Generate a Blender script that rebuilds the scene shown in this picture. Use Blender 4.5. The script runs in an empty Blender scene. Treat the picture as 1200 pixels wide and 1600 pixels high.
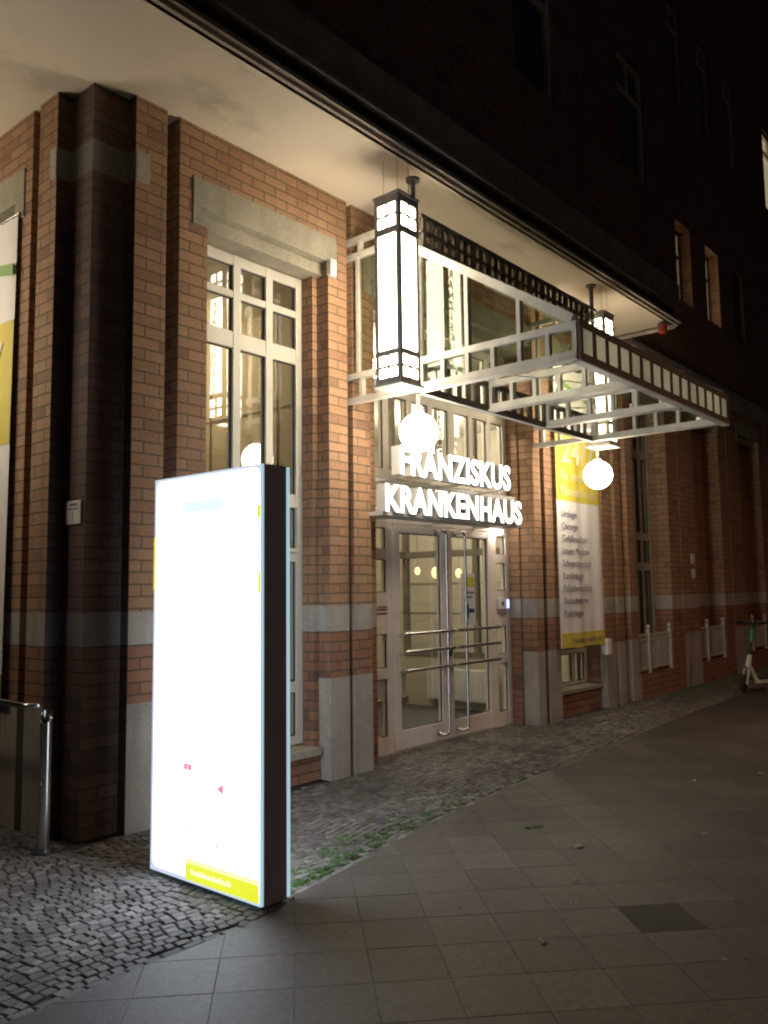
import bpy, bmesh, math, random
from mathutils import Vector, Matrix
random.seed(7)
S = bpy.context.scene
C = S.collection
# ------------------------------------------------------------------ camera
cd = bpy.data.cameras.new("camera"); cam = bpy.data.objects.new("camera", cd); C.objects.link(cam)
VX, VY, FPX, ROLL = 1700.0 - 600, 909.0 - 800, 1295.0, -0.0125
d1 = Vector((VX, VY, FPX)).normalized()
up = d1.cross(Vector((1, ROLL, 0))).normalized()
if up.y > 0: up = -up
yv = up.cross(d1)
R = Matrix((d1, yv, up))
m = Matrix.Identity(4)
for i in range(3):
    m[i][0] = R[i][0]; m[i][1] = -R[i][1]; m[i][2] = -R[i][2]
m[0][3], m[1][3], m[2][3] = 0, 0, 1.6
cam.matrix_world = m
cd.sensor_fit = 'VERTICAL'; cd.sensor_height = 24; cd.lens = 24 * FPX / 1600
cd.clip_start = 0.05; cd.clip_end = 400
S.camera = cam
# ------------------------------------------------------------------ world: night sky
w = bpy.data.worlds.new("World"); S.world = w; w.use_nodes = True
nt = w.node_tree
sky = nt.nodes.new('ShaderNodeTexSky'); sky.sky_type = 'NISHITA'; sky.sun_disc = False
sky.sun_elevation = math.radians(-4); sky.sun_rotation = math.radians(200)
nt.links.new(sky.outputs[0], nt.nodes['Background'].inputs[0])
nt.nodes['Background'].inputs[1].default_value = 0.10
S.view_settings.view_transform = 'Standard'; S.view_settings.look = 'None'
S.view_settings.exposure = 1.05; S.view_settings.gamma = 1
S.cycles.use_denoising = True; S.cycles.filter_width = 2.1
S.cycles.max_bounces = 8; S.cycles.diffuse_bounces = 3; S.cycles.glossy_bounces = 4
S.cycles.transparent_max_bounces = 16; S.cycles.transmission_bounces = 6
S.cycles.caustics_reflective = False; S.cycles.caustics_refractive = False
S.cycles.sample_clamp_indirect = 4.0
# light levels of the lamps the place has
L_LANTERN, L_GLOBE, L_TOTEM, L_LETTER = 10.5, 16.0, 2.8, 2.2
# ------------------------------------------------------------------ materials
def node_mat(name):
    mt = bpy.data.materials.new(name); mt.use_nodes = True
    n = mt.node_tree.nodes; l = mt.node_tree.links
    return mt, n, l, n['Principled BSDF']
def texco(n, l, kind='Object', scale=1.0):
    t = n.new('ShaderNodeTexCoord'); mp = n.new('ShaderNodeMapping'); l.new(t.outputs[kind], mp.inputs[0])
    mp.inputs['Scale'].default_value = (scale,) * 3 if not hasattr(scale, '__len__') else scale
    return mp.outputs[0]
def ramp(n, l, src, stops):
    r = n.new('ShaderNodeValToRGB'); l.new(src, r.inputs[0])
    while len(r.color_ramp.elements) < len(stops): r.color_ramp.elements.new(0.5)
    for e, (p, c) in zip(r.color_ramp.elements, stops): e.position = p; e.color = (*c, 1)
    return r.outputs[0]
def noise(n, l, vec, scale, detail=4, rough=0.55):
    t = n.new('ShaderNodeTexNoise'); l.new(vec, t.inputs['Vector']); t.inputs['Scale'].default_value = scale
    t.inputs['Detail'].default_value = detail; t.inputs['Roughness'].default_value = rough
    return t.outputs[0]
def mix(n, l, fac, a, b, mode='MIX'):
    x = n.new('ShaderNodeMix'); x.data_type = 'RGBA'; x.blend_type = mode
    for sock, v in ((x.inputs[0], fac), (x.inputs[6], a), (x.inputs[7], b)):
        if hasattr(v, 'is_output') or isinstance(v, bpy.types.NodeSocket): l.new(v, sock)
        elif isinstance(v, (int, float)): sock.default_value = v
        else: sock.default_value = (*v, 1)
    return x.outputs[2]
def bump(n, l, h, strength, dist, p, prev=None):
    b = n.new('ShaderNodeBump'); l.new(h, b.inputs['Height']); b.inputs['Strength'].default_value = strength
    b.inputs['Distance'].default_value = dist
    if prev: l.new(prev, b.inputs['Normal'])
    l.new(b.outputs[0], p.inputs['Normal']); return b.outputs[0]
def plain(name, col, rough=0.5, metal=0.0, var=0.12, scale=6.0, bmp=0.0, spec=0.5):
    mt, n, l, p = node_mat(name)
    v = texco(n, l); f = noise(n, l, v, scale)
    d = tuple(max(0, c * (1 - var)) for c in col); u = tuple(min(1, c * (1 + var)) for c in col)
    l.new(ramp(n, l, f, [(0.3, d), (0.7, u)]), p.inputs['Base Color'])
    p.inputs['Roughness'].default_value = rough; p.inputs['Metallic'].default_value = metal
    p.inputs['Specular IOR Level'].default_value = spec
    if bmp: bump(n, l, noise(n, l, v, scale * 12, 3), bmp, 0.004, p)
    return mt
def emis(name, col, strength):
    mt, n, l, p = node_mat(name)
    p.inputs['Base Color'].default_value = (0.8, 0.8, 0.8, 1)
    p.inputs['Emission Color'].default_value = (*col, 1); p.inputs['Emission Strength'].default_value = strength
    return mt
def brick_mat(name, c1, c2, mortar, dark):
    mt, n, l, p = node_mat(name)
    t = n.new('ShaderNodeUVMap'); uv = t.outputs[0]
    # slight waviness so that courses are not ruler straight
    nz = noise(n, l, uv, 9.0, 2)
    add = n.new('ShaderNodeVectorMath'); add.operation = 'MULTIPLY_ADD'
    cmb = n.new('ShaderNodeCombineXYZ'); l.new(nz, cmb.inputs[0]); l.new(noise(n, l, uv, 14.0, 2), cmb.inputs[1])
    l.new(cmb.outputs[0], add.inputs[0]); add.inputs[1].default_value = (0.008, 0.006, 0); l.new(uv, add.inputs[2])
    b = n.new('ShaderNodeTexBrick'); l.new(add.outputs[0], b.inputs['Vector'])
    b.inputs['Color1'].default_value = (0, 0, 0, 1); b.inputs['Color2'].default_value = (1, 1, 1, 1)
    b.inputs['Mortar'].default_value = (0.5, 0.5, 0.5, 1)
    b.inputs['Scale'].default_value = 1; b.inputs['Brick Width'].default_value = 0.25; b.inputs['Row Height'].default_value = 0.0833
    b.inputs['Mortar Size'].default_value = 0.0075; b.inputs['Mortar Smooth'].default_value = 0.35; b.offset = 0.5
    b.squash = 1.0; b.inputs['Bias'].default_value = 0.0
    base = ramp(n, l, b.outputs['Color'], [(0.0, c1), (0.45, tuple((a + q) / 2 for a, q in zip(c1, c2))), (0.88, c2), (1.0, dark)])
    grime = noise(n, l, uv, 1.3, 5)
    base = mix(n, l, ramp(n, l, grime, [(0.45, (0, 0, 0)), (0.8, (0.35,) * 3)]), base, dark)
    ms = n.new('ShaderNodeMapping'); l.new(uv, ms.inputs[0]); ms.inputs['Scale'].default_value = (5.0, 0.35, 1)
    streak = noise(n, l, ms.outputs[0], 1.0, 5, 0.6)
    base = mix(n, l, ramp(n, l, streak, [(0.5, (0, 0, 0)), (0.78, (0.5,) * 3)]), base, tuple(x * .55 for x in dark))
    fine = noise(n, l, uv, 60, 3)
    base = mix(n, l, 0.5, base, ramp(n, l, fine, [(0.3, (0.3,) * 3), (0.7, (0.7,) * 3)]), 'OVERLAY')
    l.new(mix(n, l, b.outputs['Fac'], base, mortar), p.inputs['Base Color'])
    p.inputs['Roughness'].default_value = 0.75; p.inputs['Specular IOR Level'].default_value = 0.3
    inv = n.new('ShaderNodeMath'); inv.operation = 'SUBTRACT'; inv.inputs[0].default_value = 1; l.new(b.outputs['Fac'], inv.inputs[1])
    a = bump(n, l, inv.outputs[0], 0.7, 0.008, p)
    bump(n, l, fine, 0.35, 0.004, p, a)
    return mt
def stone_mat(name, c, var=0.3, sc=2.0):
    mt, n, l, p = node_mat(name)
    v = texco(n, l)
    a = noise(n, l, v, sc, 6, 0.65); f = noise(n, l, v, 70, 3); st = noise(n, l, texco(n, l, 'Object', (7, 7, 0.8)), 1.0, 5)
    base = ramp(n, l, a, [(0.25, tuple(x * (1 - var) for x in c)), (0.5, c), (0.75, tuple(min(1, x * (1 + var * .6)) for x in c))])
    base = mix(n, l, ramp(n, l, st, [(0.45, (0, 0, 0)), (0.75, (0.4,) * 3)]), base, tuple(x * 0.5 for x in c))
    base = mix(n, l, 0.35, base, ramp(n, l, f, [(0.3, (0.25,) * 3), (0.7, (0.75,) * 3)]), 'OVERLAY')
    l.new(base, p.inputs['Base Color']); p.inputs['Roughness'].default_value = 0.85
    p.inputs['Specular IOR Level'].default_value = 0.25
    bump(n, l, f, 0.4, 0.004, p)
    return mt
def soffit_mat():
    mt, n, l, p = node_mat('soffit_plaster'); v = texco(n, l)
    a = ramp(n, l, noise(n, l, v, 0.9, 3, 0.5), [(0.35, (0.80, 0.70, 0.55)), (0.65, (0.72, 0.63, 0.50))])
    st = ramp(n, l, noise(n, l, texco(n, l, 'Object', (0.9, 1.3, 1)), 1.1, 7, 0.65), [(0.60, (0, 0, 0)), (0.72, (0.5,) * 3)])
    l.new(mix(n, l, st, a, (0.40, 0.34, 0.26)), p.inputs['Base Color']); p.inputs['Roughness'].default_value = 0.9
    bump(n, l, noise(n, l, v, 45, 3), 0.25, 0.003, p)
    return mt
def glass_mat(name, tint=(0.93, 0.95, 0.93), ior=1.5, refl=1.0, rough=0.0):
    mt = bpy.data.materials.new(name); mt.use_nodes = True
    n = mt.node_tree.nodes; l = mt.node_tree.links; n.remove(n['Principled BSDF'])
    out = n['Material Output']
    tr = n.new('ShaderNodeBsdfTransparent'); tr.inputs[0].default_value = (*tint, 1)
    gl = n.new('ShaderNodeBsdfGlossy'); gl.inputs[0].default_value = (1, 1, 1, 1); gl.inputs['Roughness'].default_value = rough
    fr = n.new('ShaderNodeFresnel'); fr.inputs[0].default_value = ior
    # old float panes ripple a little
    v = texco(n, l); bp = n.new('ShaderNodeBump'); l.new(noise(n, l, v, 2.2, 1), bp.inputs['Height'])
    bp.inputs['Strength'].default_value = 0.25; bp.inputs['Distance'].default_value = 0.006
    l.new(bp.outputs[0], gl.inputs['Normal'])
    mm = n.new('ShaderNodeMath'); mm.operation = 'MULTIPLY'; mm.inputs[1].default_value = refl; l.new(fr.outputs[0], mm.inputs[0])
    mx = n.new('ShaderNodeMixShader'); ge = n.new('ShaderNodeNewGeometry'); iv = n.new('ShaderNodeMath'); iv.operation = 'SUBTRACT'; iv.inputs[0].default_value = 1; l.new(ge.outputs['Backfacing'], iv.inputs[1])
    m2 = n.new('ShaderNodeMath'); m2.operation = 'MULTIPLY'; m2.use_clamp = True; l.new(mm.outputs[0], m2.inputs[0]); l.new(iv.outputs[0], m2.inputs[1])
    l.new(m2.outputs[0], mx.inputs[0]); l.new(tr.outputs[0], mx.inputs[1]); l.new(gl.outputs[0], mx.inputs[2])
    l.new(mx.outputs[0], out.inputs[0])
    return mt
def frosted(name, col):
    mt = bpy.data.materials.new(name); mt.use_nodes = True
    n = mt.node_tree.nodes; l = mt.node_tree.links; n.remove(n['Principled BSDF'])
    a = n.new('ShaderNodeBsdfDiffuse'); a.inputs[0].default_value = (*col, 1)
    b = n.new('ShaderNodeBsdfTranslucent'); b.inputs[0].default_value = (*col, 1)
    mx = n.new('ShaderNodeMixShader'); mx.inputs[0].default_value = 0.6
    l.new(a.outputs[0], mx.inputs[1]); l.new(b.outputs[0], mx.inputs[2]); l.new(mx.outputs[0], n['Material Output'].inputs[0])
    return mt
def island_mat(name, stops, rough, bmp, dirt=None, dsc=1.0, fine_sc=90):
    mt, n, l, p = node_mat(name)
    g = n.new('ShaderNodeNewGeometry'); v = texco(n, l)
    c = ramp(n, l, g.outputs['Random Per Island'], stops)
    f = noise(n, l, v, fine_sc, 4)
    c = mix(n, l, 0.7, c, ramp(n, l, f, [(0.3, (0.25,) * 3), (0.7, (0.72,) * 3)]), 'OVERLAY')
    if dirt:
        c = mix(n, l, ramp(n, l, noise(n, l, v, dsc * 7, 4, 0.7), [(0.5, (0, 0, 0)), (0.75, (0.5,) * 3)]), c, dirt)
        c = mix(n, l, ramp(n, l, noise(n, l, v, dsc, 5, 0.6), [(0.42, (0, 0, 0)), (0.72, (0.65,) * 3)]), c, dirt)
    if name == 'granite_slabs':
        c = mix(n, l, 0.8, c, ramp(n, l, noise(n, l, v, 28, 5, 0.75), [(0.32, (0.28,) * 3), (0.68, (0.72,) * 3)]), 'OVERLAY')
        vo = n.new('ShaderNodeTexVoronoi'); l.new(v, vo.inputs['Vector']); vo.inputs['Scale'].default_value = 2.6
        c = mix(n, l, ramp(n, l, vo.outputs['Distance'], [(0.03, (0.9,) * 3), (0.06, (0, 0, 0))]), c, (0.26, 0.23, 0.20))
        vo = n.new('ShaderNodeTexVoronoi'); l.new(v, vo.inputs['Vector']); vo.inputs['Scale'].default_value = 1.9
        c = mix(n, l, ramp(n, l, vo.outputs['Distance'], [(0.04, (0.7,) * 3), (0.07, (0, 0, 0))]), c, (0.03, 0.026, 0.023))
    l.new(c, p.inputs['Base Color']); p.inputs['Roughness'].default_value = rough
    bump(n, l, f, bmp, 0.004, p)
    return mt
M = {}
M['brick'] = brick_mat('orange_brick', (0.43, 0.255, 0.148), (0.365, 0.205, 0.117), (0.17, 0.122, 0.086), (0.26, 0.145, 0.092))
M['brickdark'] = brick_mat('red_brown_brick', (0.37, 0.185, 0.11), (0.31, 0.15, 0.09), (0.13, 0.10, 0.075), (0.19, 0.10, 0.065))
M['brickcorner'] = brick_mat('dark_corner_brick', (0.155, 0.09, 0.07), (0.12, 0.07, 0.055), (0.07, 0.055, 0.05), (0.07, 0.045, 0.04))  # darker brick for the recessed segments of the corner pier
M['stone'] = stone_mat('grey_stone', (0.42, 0.37, 0.315))
M['stonecorner'] = stone_mat('dark_corner_stone', (0.20, 0.18, 0.165))  # darker stone for the bands on those corner segments
M['lintel'] = stone_mat('lintel_stone', (0.36, 0.33, 0.26), 0.25, 3.0)
M['cornice'] = stone_mat('weathered_cornice', (0.46, 0.385, 0.32), 0.35, 3.0)
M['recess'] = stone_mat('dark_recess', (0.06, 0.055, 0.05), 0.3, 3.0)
M['plaster'] = soffit_mat()
M['frame'] = plain('cream_window_paint', (0.62, 0.585, 0.50), 0.45, 0, 0.06)
M['shadedframe'] = plain('shaded_bay_frame', (0.34, 0.31, 0.27), 0.6)  # window paint darkened to stand for the deep shade in the far bay
M['doorframe'] = plain('cream_door_paint', (0.84, 0.74, 0.66), 0.42, 0, 0.06, 5)
M['gasket'] = plain('rubber_gasket', (0.02, 0.02, 0.022), 0.5)
M['glass'] = glass_mat('window_glass', refl=1.7)
M['canglass'] = glass_mat('canopy_glass', (0.76, 0.79, 0.73), 1.5, 2.5)
M['dustyglass'] = glass_mat('dusty_ridge_glass', (0.62, 0.60, 0.55), 1.5, 1.5)
M['canopy'] = plain('cream_canopy_steel', (0.60, 0.575, 0.51), 0.5, 0, 0.20, 4, 0.1)
M['canbrown'] = plain('oxide_brown_steel', (0.10, 0.06, 0.045), 0.55, 0, 0.25, 8, 0.2)
M['lattice'] = plain('dark_bronze_steel', (0.13, 0.11, 0.09), 0.55, 0, 0.3, 8, 0.2)
M['latpane'] = plain('dusty_lattice_glass', (0.34, 0.31, 0.26), 0.4, 0, 0.2)
M['frost'] = frosted('milky_glass', (0.80, 0.80, 0.72))
M['lampmetal'] = plain('grey_bronze_lantern_metal', (0.46, 0.42, 0.40), 0.5, 0.0, 0.15)
M['lantern'] = emis('lantern_glass_lit', (1.0, 0.86, 0.64), L_LANTERN)
M['lanletter'] = emis('lantern_letter_film', (1.0, 0.86, 0.64), L_LANTERN * 0.06)
M['globe'] = emis('opal_globe_lit', (1.0, 0.88, 0.68), L_GLOBE)
M['totemlit'] = emis('lightbox_white', (0.76, 0.87, 1.0), L_TOTEM)
M['totemedge'] = emis('lightbox_acrylic_edge', (0.50, 0.78, 0.90), 0.34)
M['totemyellow'] = emis('lightbox_yellow', (0.80, 0.86, 0.0), 0.48)
M['totempale'] = emis('lightbox_pale_yellow', (0.93, 0.98, 0.42), 0.49)
M['totemlilac'] = emis('lightbox_film_rim', (0.66, 0.76, 1.0), 0.40)
M['totemcyan'] = emis('lightbox_pale_cyan', (0.70, 0.98, 0.98), 0.53)
M['totemfaint'] = emis('lightbox_faint_print', (0.90, 0.92, 0.97), 0.49)
M['totemred'] = emis('lightbox_red', (1.0, 0.28, 0.36), 0.42)
M['totemteal'] = emis('lightbox_teal', (0.15, 0.72, 0.62), 0.42)
M['totembody'] = plain('charcoal_powder_coat', (0.27, 0.265, 0.31), 0.5, 0, 0.1)
M['letterlit'] = emis('channel_letter_face', (1.0, 0.97, 0.92), L_LETTER)
M['letterside'] = plain('channel_letter_return', (0.62, 0.60, 0.56), 0.4, 0, 0.05)
M['steel'] = plain('brushed_stainless', (0.62, 0.60, 0.57), 0.22, 1.0, 0.08, 10)
M['darksteel'] = plain('dull_dark_steel', (0.16, 0.16, 0.17), 0.4, 0.8, 0.15)
M['white'] = plain('white_enamel', (0.75, 0.73, 0.70), 0.4, 0, 0.05)
M['yellow'] = plain('banner_yellow', (0.74, 0.60, 0.09), 0.6, 0, 0.06)
M['bannerwhite'] = plain('banner_white', (0.90, 0.85, 0.82), 0.6, 0, 0.05, 2)
M['bannergreen'] = plain('banner_green', (0.26, 0.45, 0.13), 0.6)
M['bannerwashed'] = plain('banner_text_cream', (0.80, 0.73, 0.50), 0.6)
M['ink'] = plain('violet_grey_ink', (0.12, 0.09, 0.17), 0.6)
M['inkdark'] = plain('dark_ink', (0.03, 0.03, 0.04), 0.5)
M['fencepaint'] = plain('cream_fence_paint', (0.55, 0.50, 0.42), 0.5)
M['beige'] = plain('interior_beige', (0.50, 0.45, 0.36), 0.7, 0, 0.05, 2)
M['mat'] = plain('dark_door_mat', (0.05, 0.05, 0.05), 0.9, 0, 0.3, 30)
M['ceil'] = plain('interior_ceiling', (0.6, 0.56, 0.46), 0.8)
M['intframe'] = plain('interior_frame_taupe', (0.20, 0.175, 0.14), 0.5)
M['darkroom'] = plain('unlit_room', (0.02, 0.02, 0.022), 0.9)
M['amber'] = emis('amber_lamp_shade', (1.0, 0.62, 0.25), 1.0)
M['bulb'] = emis('ceiling_lamp_opal', (1.0, 0.88, 0.70), 90.0)
M['bulbdim'] = emis('dim_ceiling_lamp', (1.0, 0.74, 0.42), 26.0)
M['farstreet'] = emis('reddish_sodium_lamp_lit', (1.0, 0.52, 0.30), 170.0)
M['spot'] = emis('small_spot_lens', (1.0, 0.9, 0.75), 25.0)
M['glow1'] = emis('lit_stair_curtain', (1.0, 0.80, 0.52), 0.55)
M['glow2'] = emis('dim_lit_curtain', (1.0, 0.80, 0.52), 0.22)
M['litroom'] = emis('curtained_window_lit', (1.0, 0.80, 0.52), 0.32)
M['streetlit'] = emis('sodium_lamp_lit', (1.0, 0.70, 0.47), 150.0)
M['red'] = plain('red_alarm_lens', (0.22, 0.02, 0.012), 0.3)
M['green'] = plain('green_scooter_film', (0.03, 0.30, 0.12), 0.4)
M['blackplastic'] = plain('black_plastic', (0.02, 0.02, 0.02), 0.45)
M['rubber'] = plain('tyre_rubber', (0.025, 0.025, 0.025), 0.8, bmp=0.4)
M['scooter'] = plain('pale_scooter_paint', (0.62, 0.58, 0.48), 0.35)
M['bluelit'] = emis('blue_keypad_light', (0.25, 0.30, 1.0), 1.6)
M['rednotice'] = plain('dark_red_notice', (0.16, 0.05, 0.04), 0.6)
M['blueink'] = plain('navy_ink', (0.02, 0.05, 0.16), 0.5)
M['notyellow'] = plain('notice_yellow', (0.55, 0.52, 0.05), 0.6)
M['bluepanel'] = plain('blue_poster', (0.06, 0.12, 0.30), 0.6)
M['sand'] = plain('joint_sand', (0.05, 0.043, 0.038), 0.95, 0, 0.4, 14, 0.4)
M['soil'] = plain('dark_joint_soil', (0.028, 0.024, 0.020), 0.95, 0, 0.4, 20, 0.5)
M['cobble'] = island_mat('granite_setts', [(0.0, (0.075, 0.068, 0.063)), (0.25, (0.125, 0.112, 0.104)), (0.75, (0.18, 0.162, 0.151)), (1.0, (0.25, 0.225, 0.21))], 0.8, 0.5, (0.06, 0.052, 0.046), 1.4)
M['slab'] = island_mat('granite_slabs', [(0.0, (0.060, 0.052, 0.047)), (0.5, (0.077, 0.067, 0.060)), (1.0, (0.102, 0.088, 0.079))], 0.62, 0.5, (0.046, 0.039, 0.034), 0.9, 120)
M['slabdark'] = plain('dark_patched_slab', (0.058, 0.050, 0.044), 0.9, 0, 0.3, 60, 0.5)
M['grass'] = plain('weed_green', (0.075, 0.15, 0.032), 0.7, 0, 0.4, 8)
M['leaf'] = plain('pale_dry_leaf', (0.30, 0.24, 0.15), 0.7, 0, 0.3, 30)
# ------------------------------------------------------------------ mesh helpers
class MB:
    def __init__(s): s.v = []; s.f = []; s.mi = []; s.smooth = False
    def quad(s, a, b, c, d, mi=0):
        n = len(s.v); s.v += [tuple(a), tuple(b), tuple(c), tuple(d)]; s.f.append((n, n + 1, n + 2, n + 3)); s.mi.append(mi)
    def poly(s, pts, mi=0):
        n = len(s.v); s.v += [tuple(p) for p in pts]; s.f.append(tuple(range(n, n + len(pts)))); s.mi.append(mi)
    def box(s, x0, x1, y0, y1, z0, z1, mi=0, bev=0.0):
        n = len(s.v)
        if bev <= 0:
            s.v += [(x0, y0, z0), (x1, y0, z0), (x1, y1, z0), (x0, y1, z0), (x0, y0, z1), (x1, y0, z1), (x1, y1, z1), (x0, y1, z1)]
            for q in ((0, 3, 2, 1), (4, 5, 6, 7), (0, 1, 5, 4), (1, 2, 6, 5), (2, 3, 7, 6), (3, 0, 4, 7)):
                s.f.append(tuple(n + i for i in q)); s.mi.append(mi)
        else:
            bm = bmesh.new(); bmesh.ops.create_cube(bm, size=1)
            for vv in bm.verts:
                vv.co = Vector(((x0 + x1) / 2 + vv.co.x * (x1 - x0), (y0 + y1) / 2 + vv.co.y * (y1 - y0), (z0 + z1) / 2 + vv.co.z * (z1 - z0)))
            bmesh.ops.bevel(bm, geom=bm.edges[:], offset=bev, segments=2, affect='EDGES', profile=0.6)
            s.add_bm(bm, mi)
    def add_bm(s, bm, mi=0):
        n = len(s.v); bm.verts.index_update()
        s.v += [tuple(v.co) for v in bm.verts]
        for f in bm.faces: s.f.append(tuple(n + v.index for v in f.verts)); s.mi.append(mi)
        bm.free()
    def obox(s, p, q, wd, ht, upv=(0, 0, 1), mi=0):   # beam from p to q
        p = Vector(p); q = Vector(q); d = (q - p).normalized(); sd = d.cross(Vector(upv)).normalized(); u = sd.cross(d).normalized()
        c = []
        for e in (p, q):
            for a, b in ((-1, -1), (1, -1), (1, 1), (-1, 1)): c.append(e + sd * a * wd / 2 + u * b * ht / 2)
        n = len(s.v); s.v += [tuple(x) for x in c]
        for q4 in ((0, 1, 2, 3), (7, 6, 5, 4), (0, 4, 5, 1), (1, 5, 6, 2), (2, 6, 7, 3), (3, 7, 4, 0)):
            s.f.append(tuple(n + i for i in q4)); s.mi.append(mi)
    def tube(s, pts, r, seg=12, caps=True, mi=0):
        pts = [Vector(p) for p in pts]; rs = r if hasattr(r, '__len__') else [r] * len(pts)
        rings = []; prev = None
        for i, p in enumerate(pts):
            d = ((pts[min(i + 1, len(pts) - 1)] - pts[max(i - 1, 0)])).normalized()
            a = Vector((0, 0, 1)) if abs(d.z) < 0.9 else Vector((1, 0, 0))
            if prev is not None and (prev - d * prev.dot(d)).length > 1e-4: x = (prev - d * prev.dot(d)).normalized()
            else: x = d.cross(a).normalized()
            prev = x; y = d.cross(x)
            n = len(s.v); s.v += [tuple(p + (x * math.cos(2 * math.pi * k / seg) + y * math.sin(2 * math.pi * k / seg)) * rs[i]) for k in range(seg)]
            rings.append(n)
        for a, b in zip(rings, rings[1:]):
            for k in range(seg): s.f.append((a + k, a + (k + 1) % seg, b + (k + 1) % seg, b + k)); s.mi.append(mi)
        if caps:
            s.f.append(tuple(rings[0] + k for k in reversed(range(seg)))); s.mi.append(mi)
            s.f.append(tuple(rings[-1] + k for k in range(seg))); s.mi.append(mi)
    def sphere(s, c, r, seg=32, rings=16, sc=(1, 1, 1), mi=0):
        bm = bmesh.new(); bmesh.ops.create_uvsphere(bm, u_segments=seg, v_segments=rings, radius=r)
        for v in bm.verts: v.co = Vector((c[0] + v.co.x * sc[0], c[1] + v.co.y * sc[1], c[2] + v.co.z * sc[2]))
        s.add_bm(bm, mi)
    def build(s, name, mats, parent=None, smooth=False, kind=None):
        if not isinstance(mats, (list, tuple)): mats = [mats]
        o0 = wloc(parent)
        me = bpy.data.meshes.new(name)
        me.from_pydata([(v[0] - o0[0], v[1] - o0[1], v[2] - o0[2]) for v in s.v], [], s.f)
        for mt in mats: me.materials.append(mt)
        uvl = me.uv_layers.new(name='UVMap')
        for p in me.polygons:
            p.material_index = s.mi[p.index]; p.use_smooth = smooth
            nrm = p.normal
            for li in p.loop_indices:
                co = s.v[me.loops[li].vertex_index]
                if abs(nrm.z) > 0.7: uv = (co[0], co[1])
                elif abs(nrm.x) > abs(nrm.y): uv = (co[1] - 0.09, co[2])
                else: uv = (co[0] - 0.06, co[2])
                uvl.data[li].uv = uv
        if smooth:
            try: me.set_sharp_from_angle(angle=math.radians(40))
            except Exception: pass
        o = bpy.data.objects.new(name, me); C.objects.link(o)
        if parent is not None: o.parent = parent
        if kind: o['kind'] = kind
        return o
def wloc(o):
    v = Vector((0, 0, 0))
    while o is not None: v = v + o.location; o = o.parent
    return v
def thing(name, label, cat, loc=(0, 0, 0), group=None):
    o = bpy.data.objects.new(name, None); C.objects.link(o); o.location = loc; o.empty_display_size = 0.2
    o['label'] = label; o['category'] = cat
    if group: o['group'] = group
    return o
def tag(o, label, cat, group=None):
    o['label'] = label; o['category'] = cat
    if group: o['group'] = group
    return o
def struct(name, mb, mats): return mb.build(name, mats, None, False, 'structure')
def dup(root, loc, label, rot=None):
    def cp(o, par):
        c = o.copy(); C.objects.link(c)
        if par is not None: c.parent = par
        for ch in list(o.children): cp(ch, c)
        return c
    r = cp(root, None); r.location = loc; r['label'] = label
    if rot is not None: r.rotation_euler = (0, 0, rot)
    return r
def text_mesh(txt, height, depth=0.0, xs=1.0, bold=0.0, spacing=1.0, width=None, caps=True):
    cu = bpy.data.curves.new('t', 'FONT'); cu.body = txt; cu.size = 1.0; cu.extrude = max(depth, 0.0001) / 2; cu.offset = bold
    cu.space_character = spacing; cu.resolution_u = 4
    o = bpy.data.objects.new('t', cu); C.objects.link(o)
    dg = bpy.context.evaluated_depsgraph_get(); dg.update()
    me = bpy.data.meshes.new_from_object(o.evaluated_get(dg))
    bpy.data.objects.remove(o); bpy.data.curves.remove(cu)
    vs = [v.co.copy() for v in me.vertices]; fs = [tuple(p.vertices) for p in me.polygons]
    bpy.data.meshes.remove(me)
    x0 = min(v.x for v in vs); x1 = max(v.x for v in vs)
    k = height / 0.73
    sx = (width / (x1 - x0)) if width else k * xs
    return [Vector(((v.x - x0) * sx, v.y * k, v.z)) for v in vs], fs
def put_text(mb, txt, org, right, upv, height, depth=0.002, xs=1.0, bold=0.0, width=None, mi=0, spacing=1.0, align='L'):
    vs, fs = text_mesh(txt, height, depth, xs, bold, spacing, width)
    right = Vector(right); upv = Vector(upv); nrm = right.cross(upv); org = Vector(org)
    if align == 'C': org = org - right * max(v.x for v in vs) / 2
    n = len(mb.v); mb.v += [tuple(org + right * v.x + upv * v.y + nrm * v.z) for v in vs]
    for f in fs: mb.f.append(tuple(n + i for i in f)); mb.mi.append(mi)
# ------------------------------------------------------------------ ground
def border(x):      # front edge of the sett paving
    pts = [(-8, 3.22), (2.45, 3.24), (2.9, 3.2), (3.15, 3.33), (3.8, 3.43), (4.6, 3.58), (5.5, 3.67), (6.6, 3.73), (7.85, 3.82), (10, 3.95), (12, 4.03), (40, 4.4)]
    for (a, b), (c, d) in zip(pts, pts[1:]):
        if x <= c: return b + (d - b) * (x - a) / (c - a)
    return 4.4
g = MB(); g.quad((-120, -120, -0.009), (120, -120, -0.009), (120, 120, -0.009), (-120, 120, -0.009)); struct('ground', g, M['soil'])
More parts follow.
